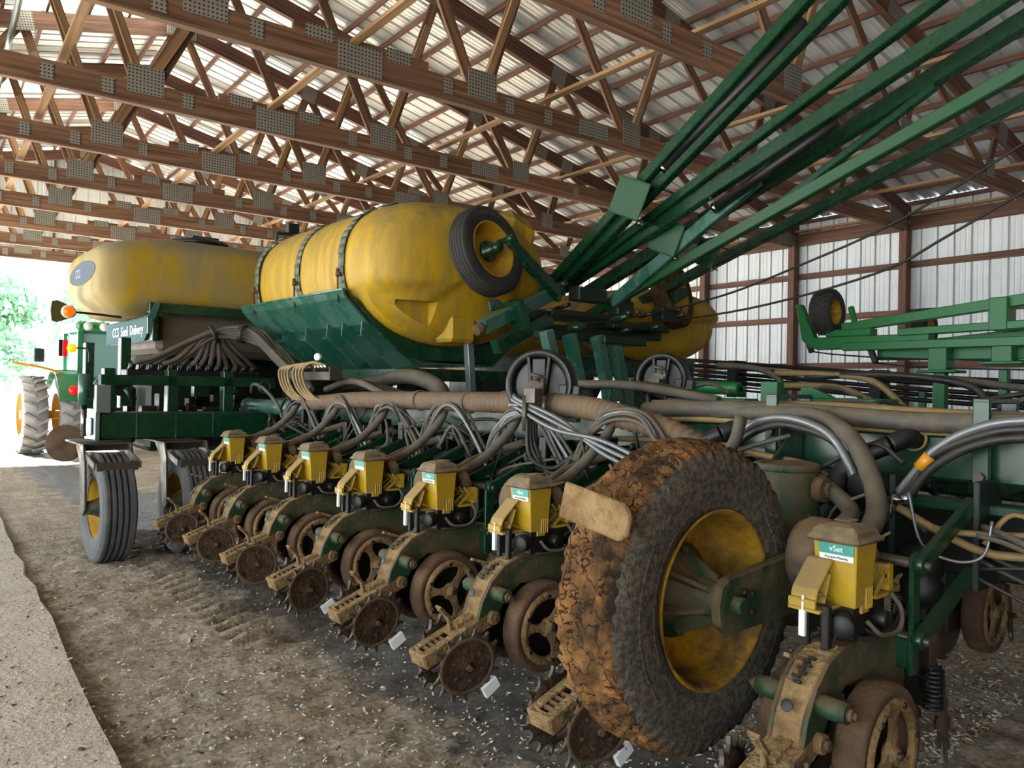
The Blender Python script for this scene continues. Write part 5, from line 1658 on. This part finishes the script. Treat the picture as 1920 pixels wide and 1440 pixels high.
for (a, b, c_, d, m) in (((6.5, 3.9, 1.74), (6.5, 3.35, 1.72), (6.5, 2.98, 1.66), (6.5, 2.70, 1.42), 'hose_tan'), ((6.5, 3.9, 1.62), (6.5, 3.4, 1.62), (6.5, 3.16, 1.57), (6.5, 2.86, 1.42), 'hose_tan'),
                       ((6.6, 4.6, 1.82), (6.6, 4.15, 1.78), (6.6, 3.9, 1.65), (6.6, 3.92, 1.40), 'hose'), ((6.5, 3.6, 1.7), (6.5, 2.9, 1.72), (6.5, 2.3, 1.65), (6.5, 2.1, 1.5), 'hose_dark'), ((6.7, 3.2, 1.72), (6.7, 2.4, 1.68), (6.7, 1.9, 1.62), (6.7, 1.2, 1.6), 'hose')):
    hose('far_hose', [a, b, c_, d], .03, m, 8, 8)
# a green hydraulic cylinder and frame pieces between the wings
mb = MB()
mb.cyl((5.5, 4.2, 1.59), (5.5, 3.62, 1.58), .055, 16, 0); mb.cyl((5.5, 3.62, 1.58), (5.5, 3.35, 1.56), .022, 10, 1); mb.b2((5.45, 4.15, 1.5), (5.55, 4.3, 1.68), 0); mb.b2((5.45, 3.25, 1.46), (5.55, 3.4, 1.64), 0)
obj('fold_cylinder', mb, ('green_clean', 'chrome'), PL, bevel=.006)
for (lo, hi) in (((5.3, 3.2, 1.30), (5.7, 4.4, 1.44)), ((5.4, 3.5, 1.40), (5.6, 3.9, 1.5)), ((5.9, 2.6, 1.34), (6.1, 3.3, 1.52)), ((4.9, 2.0, 1.20), (5.1, 5.0, 1.34))):
    obj('frame_piece', MB().b2(lo, hi), 'green_clean', PL, bevel=.01)
obj('frame_piece', MB().prism([(0, 0), (.5, 0), (.42, .06), (.1, .2), (0, .2)], (6.0, 3.35, 1.40), (0, -1, 0), (0, 0, 1), .05), 'green_clean', PL)
for k in range(14):
    u = rr.uniform(4.4, 6.2); v = rr.uniform(1.2, 4.2); z = rr.uniform(1.3, 1.52)
    hose('thin_hose', [(u, v, z), (u + rr.uniform(-.2, .2), v - .25, z + rr.uniform(-.05, .14)), (u + rr.uniform(-.2, .2), v - .5, z + rr.uniform(-.1, .1))], .014, rr.choice(['hose_dark', 'black', 'hose']), 6, 5)
obj('inner_bar', MB().b2((4.6, -1.5, 1.16), (4.78, 5.0, 1.33)), 'green', PL, bevel=.01)
# bright green folded marker of the far wing, with small tyres
G = 'green_clean'
def part(name, mb, mat=G, bev=.008): return obj(name, mb, mat, PL, bevel=bev)
part('far_marker_frame', MB().b2((8.40, 3.30, 2.06), (8.56, 4.55, 2.20)).b2((8.40, 3.9, 2.20), (8.56, 4.42, 2.28)))
part('far_marker_plate', MB().prism([(4.42, 2.20), (4.56, 2.20), (4.74, 2.60), (4.80, 2.60), (4.72, 2.18), (4.62, 2.08), (4.42, 2.08)], (8.46, 0, 0), (0, 1, 0), (0, 0, 1), .10))
part('far_marker_link', MB().beam((8.44, 4.68, 2.22), (8.44, 4.60, 2.03), .06, .05, 0, (1, 0, 0)), 'black')
part('far_marker_link', MB().beam((8.44, 3.93, 2.08), (8.44, 3.86, 1.90), .06, .05, 0, (1, 0, 0)), 'black')
part('far_marker_tube', MB().beam((8.48, 4.25, 2.30), (8.48, .9, 2.66), .10, .10, 0, (0, 0, 1), .12, .12))
part('far_marker_tube', MB().beam((8.42, 3.6, 2.22), (8.42, .6, 2.30), .10, .08))
part('far_marker_tube', MB().beam((8.40, 4.2, 2.08), (8.40, .6, 2.10), .10, .09))
part('far_marker_tube', MB().beam((8.60, 3.9, 2.0), (8.60, .6, 1.98), .10, .13))
part('far_marker_tube', MB().beam((8.75, 3.4, 2.12), (8.75, .6, 2.36), .08, .08))
part('far_marker_block', MB().b2((8.36, 2.58, 2.20), (8.62, 2.74, 2.52)))
for v in (3.21, 2.63):
    part('far_marker_stand', MB().b2((8.38, v - .09, 1.80 + (.08 if v < 3 else 0)), (8.60, v + .09, 2.06)))
    part('far_marker_foot', MB().b2((8.34, v - .19, 1.79 + (.08 if v < 3 else 0)), (8.64, v + .19, 1.82 + (.08 if v < 3 else 0))))
part('far_marker_post', MB().beam((8.48, 3.21, 1.15), (8.48, 3.21, 1.82), .10, .12, 0, (0, 1, 0)))
part('far_marker_post', MB().beam((8.48, 2.63, 1.15), (8.48, 2.63, 1.82), .10, .08, 0, (0, 1, 0)))
def knob_tire(c, R, wd):
    h = wd / 2
    prof = [(R * .55, -h * .8), (R * .68, -h), (R * .86, -h), (R * .96, -h * .85), (R, -h * .5), (R * 1.01, 0), (R, h * .5), (R * .96, h * .85), (R * .86, h), (R * .68, h), (R * .55, h * .8)]
    mb = MB().lathe(prof, c, (.06, -1, 0), 36)
    a = Vector((.06, -1, 0)).normalized(); e1 = Vector((0, 0, 1)).cross(a).normalized(); e2 = a.cross(e1)
    for k in range(24):
        q = 2 * PI * k / 24
        for s in (-.5, 0, .5):
            d = e1 * math.cos(q + s * .2) + e2 * math.sin(q + s * .2)
            mb.beam(Vector(c) + d * R * .985 + a * (h * (s - .2)), Vector(c) + d * R * .985 + a * (h * (s + .2)), .02, .025, 0, d)
    t = obj('far_marker_tire', mb, 'rubber', PL)
    obj('wheel_rim', MB().lathe([(R * .57, h * .85), (R * .5, h * .5), (R * .4, h * .3), (R * .12, h * .3), (R * .1, h * 1.1), (0, h * 1.1)], c, a, 24), 'yellow_rim', t)
    return t
knob_tire((8.47, 4.44, 2.49), .255, .24)
knob_tire((9.4, 3.75, 2.32), .235, .18)
part('far_wheel_arm', MB().beam((8.58, 4.22, 2.55), (8.56, 4.12, 2.24), .06, .05, 0, (1, 0, 0)))
hose('far_cable', [(8.44, 4.60, 2.04), (8.44, 4.2, 1.99), (8.44, 3.3, 1.93), (8.44, .8, 1.86)], .009, 'black', 6, 4)
hose('far_cable', [(8.44, 3.86, 1.9), (8.44, 3.2, 1.84), (8.44, .8, 1.78)], .009, 'black', 6, 4)
for v in (6.9, 5.4, 3.9, 2.4, .9):
    obj('far_row_unit', MB().b2((8.55, v - .06, .3), (9.1, v + .06, .9)).b2((8.7, v - .1, .85), (8.95, v + .1, 1.1)), 'green', PL, bevel=.02)
# supports under the wings so the frame stands on the floor
obj('frame_axle', MB().b2((4.7, 6.6, .45), (7.9, 6.75, .6)), 'green', PL)
for u in (4.9, 5.45, 7.0, 7.6):
    rib_tire(u, 6.68, .5, .5, .36, ('rubber_grey', 'yellow_rim'), 'transport_tire')
for u in (5.4, 6.1): obj('axle_leg', MB().b2((u - .06, 6.6, .55), (u + .06, 6.75, 1.12)), 'green', PL)

# ================================================================ TRACTOR
TR = empty('tractor', to_world(4.15, 18.4) + (0,), PHI)
tag(TR, 'green tractor with yellow rims and dual lugged tyres in the bright opening', 'tractor')
def lug_tire(u, v, R, wd, name='tire'):
    h = wd / 2
    c = Vector((u, v, R))
    prof = [(R * .56, -h * .85), (R * .72, -h), (R * .88, -h * .98), (R * .94, -h * .9), (R * .95, 0), (R * .94, h * .9), (R * .88, h * .98), (R * .72, h), (R * .56, h * .85)]
    mb = MB().lathe(prof, c, (1, 0, 0), 40)
    n = 20
    for k in range(n):
        for s in (-1, 1):
            q = 2 * PI * (k + (.25 if s > 0 else -.25)) / n
            def pt(x, a, r): return c + Vector((x, math.cos(a) * r, math.sin(a) * r))
            mb.beam(pt(s * h * .98, q + .0, R * .965), pt(s * h * .02, q + .17, R * .975), .05, .045, 0, pt(0, q, 1) - c)
    t = obj(name, mb, 'rubber_pale', TR)
    obj('wheel_rim', MB().lathe([(R * .58, -h * .88), (R * .54, -h * .6), (R * .5, 0), (R * .2, h * .1), (0, h * .1)], c, (1, 0, 0), 32).lathe([(R * .58, h * .88), (R * .5, 0)], c, (1, 0, 0), 32), 'yellow_rim', t)
    return t
for u in (-1.52, -.88, .88, 1.52): lug_tire(u, 0, .80, .44)
for u in (-1.05, 1.05): lug_tire(u, 3.0, .66, .40)
obj('axle', MB().cyl((-1.7, 0, .8), (1.7, 0, .8), .09, 14), 'yellow', TR)
obj('axle', MB().cyl((-1.0, 3.0, .66), (1.0, 3.0, .66), .08, 14), 'tractor_green', TR)
obj('chassis', MB().b2((-.32, -.6, .55), (.32, 3.3, 1.15)), 'tractor_green', TR, bevel=.04)
obj('hood', MB().b2((-.42, 1.2, 1.1), (.42, 3.5, 1.95)), 'tractor_green', TR, bevel=.12)
obj('cab', MB().b2((-.75, -.35, 1.2), (.75, 1.2, 1.55)), 'tractor_green', TR, bevel=.05)
obj('cab_window', MB().b2((-.70, -.32, 1.55), (.70, 1.15, 2.55)), 'glass', TR, bevel=.05)
for (x, y) in ((-.72, -.34), (.72, -.34), (-.72, 1.15), (.72, 1.15)): obj('cab_pillar', MB().b2((x - .04, y - .04, 1.5), (x + .04, y + .04, 2.6)), 'tractor_green', TR)
obj('cab_roof', MB().b2((-.82, -.5, 2.55), (.82, 1.3, 2.75)), 'tractor_green', TR, bevel=.06)
for x in (-.6, -.3, .3, .6): obj('roof_light', MB().lathe([(0, 0), (.09, 0), (.08, .03), (0, .04)], (x, -.5, 2.65), (0, -1, 0), 16), 'white', TR)
for s in (-1, 1):
    mb = MB()
    for k in range(8):
        a = .35 + k * (2.2 / 8); b = .35 + (k + 1) * (2.2 / 8)
        mb.add([(s * .62, math.cos(a) * -.92, .8 + math.sin(a) * .92), (s * 1.15, math.cos(a) * -.92, .8 + math.sin(a) * .92), (s * 1.15, math.cos(b) * -.92, .8 + math.sin(b) * .92), (s * .62, math.cos(b) * -.92, .8 + math.sin(b) * .92)], [(0, 1, 2, 3)])
    f_ = obj('fender', mb, 'tractor_green', TR)
    sm_ = f_.modifiers.new('thick', 'SOLIDIFY'); sm_.thickness = .03
    obj('tail_lamp', MB().lathe([(0, 0), (.1, 0), (.08, .03), (0, .04)], (s * .9, -.86, 1.32), (0, -1, .2), 16), 'red', f_)
    obj('marker_arm', MB().tube(smooth([(s * .75, -.3, 1.55), (s * 1.3, -.35, 1.75), (s * 1.9, -.3, 1.85)], 5), .025, 8), 'sticker', TR)
    obj('mirror', MB().b2((s * 1.25 - .1, .9, 1.9), (s * 1.25 + .1, .95, 2.2)), 'plastic', TR, bevel=.02)
# drawbar linking tractor and planter
obj('drawbar', MB().b2((5.55, 10.8, .5), (5.85, 17.2, .68)).b2((4.0, 17.0, .5), (5.85, 17.3, .68)), 'green', PL, bevel=.01)

# ================================================================ LOOSE STUFF ON THE FLOOR
rq = random.Random(12)
mb = MB()
for _ in range(26000):
    t = rq.random() ** 1.7
    v = 1.3 + 8.5 * t
    u = rq.uniform(.0, 6.2)
    x, y = to_world(u, v)
    z = gh(x, y) + .002 if x > .64 else .037
    s = rq.uniform(.005, .014) * (1.6 if rq.random() < .06 else 1); l = s * rq.uniform(1.0, 2.4)
    a = rq.uniform(0, PI); tl = rq.uniform(-.4, .4)
    d = Vector((math.cos(a), math.sin(a), tl)) * l / 2
    e = Vector((-math.sin(a), math.cos(a), rq.uniform(-.5, .5))) * s / 2
    c = Vector((x, y, z + s * .2))
    mb.add([c - d - e, c + d - e * .6, c + d * .9 + e, c - d * .8 + e * .7, c + Vector((0, 0, s * .25))], [(0, 1, 4), (1, 2, 4), (2, 3, 4), (3, 0, 4)], rq.choice((0, 0, 0, 0, 1, 2, 2)))
me = mb.mesh('wood_chips')
for k in ('chip', 'chip2', 'chip3'): me.materials.append(M[k])
o = bpy.data.objects.new('wood_chips', me); C.objects.link(o)
tag(o, 'wood chips, bark bits and straw scattered over the gravel floor', 'wood chips', kind='stuff')
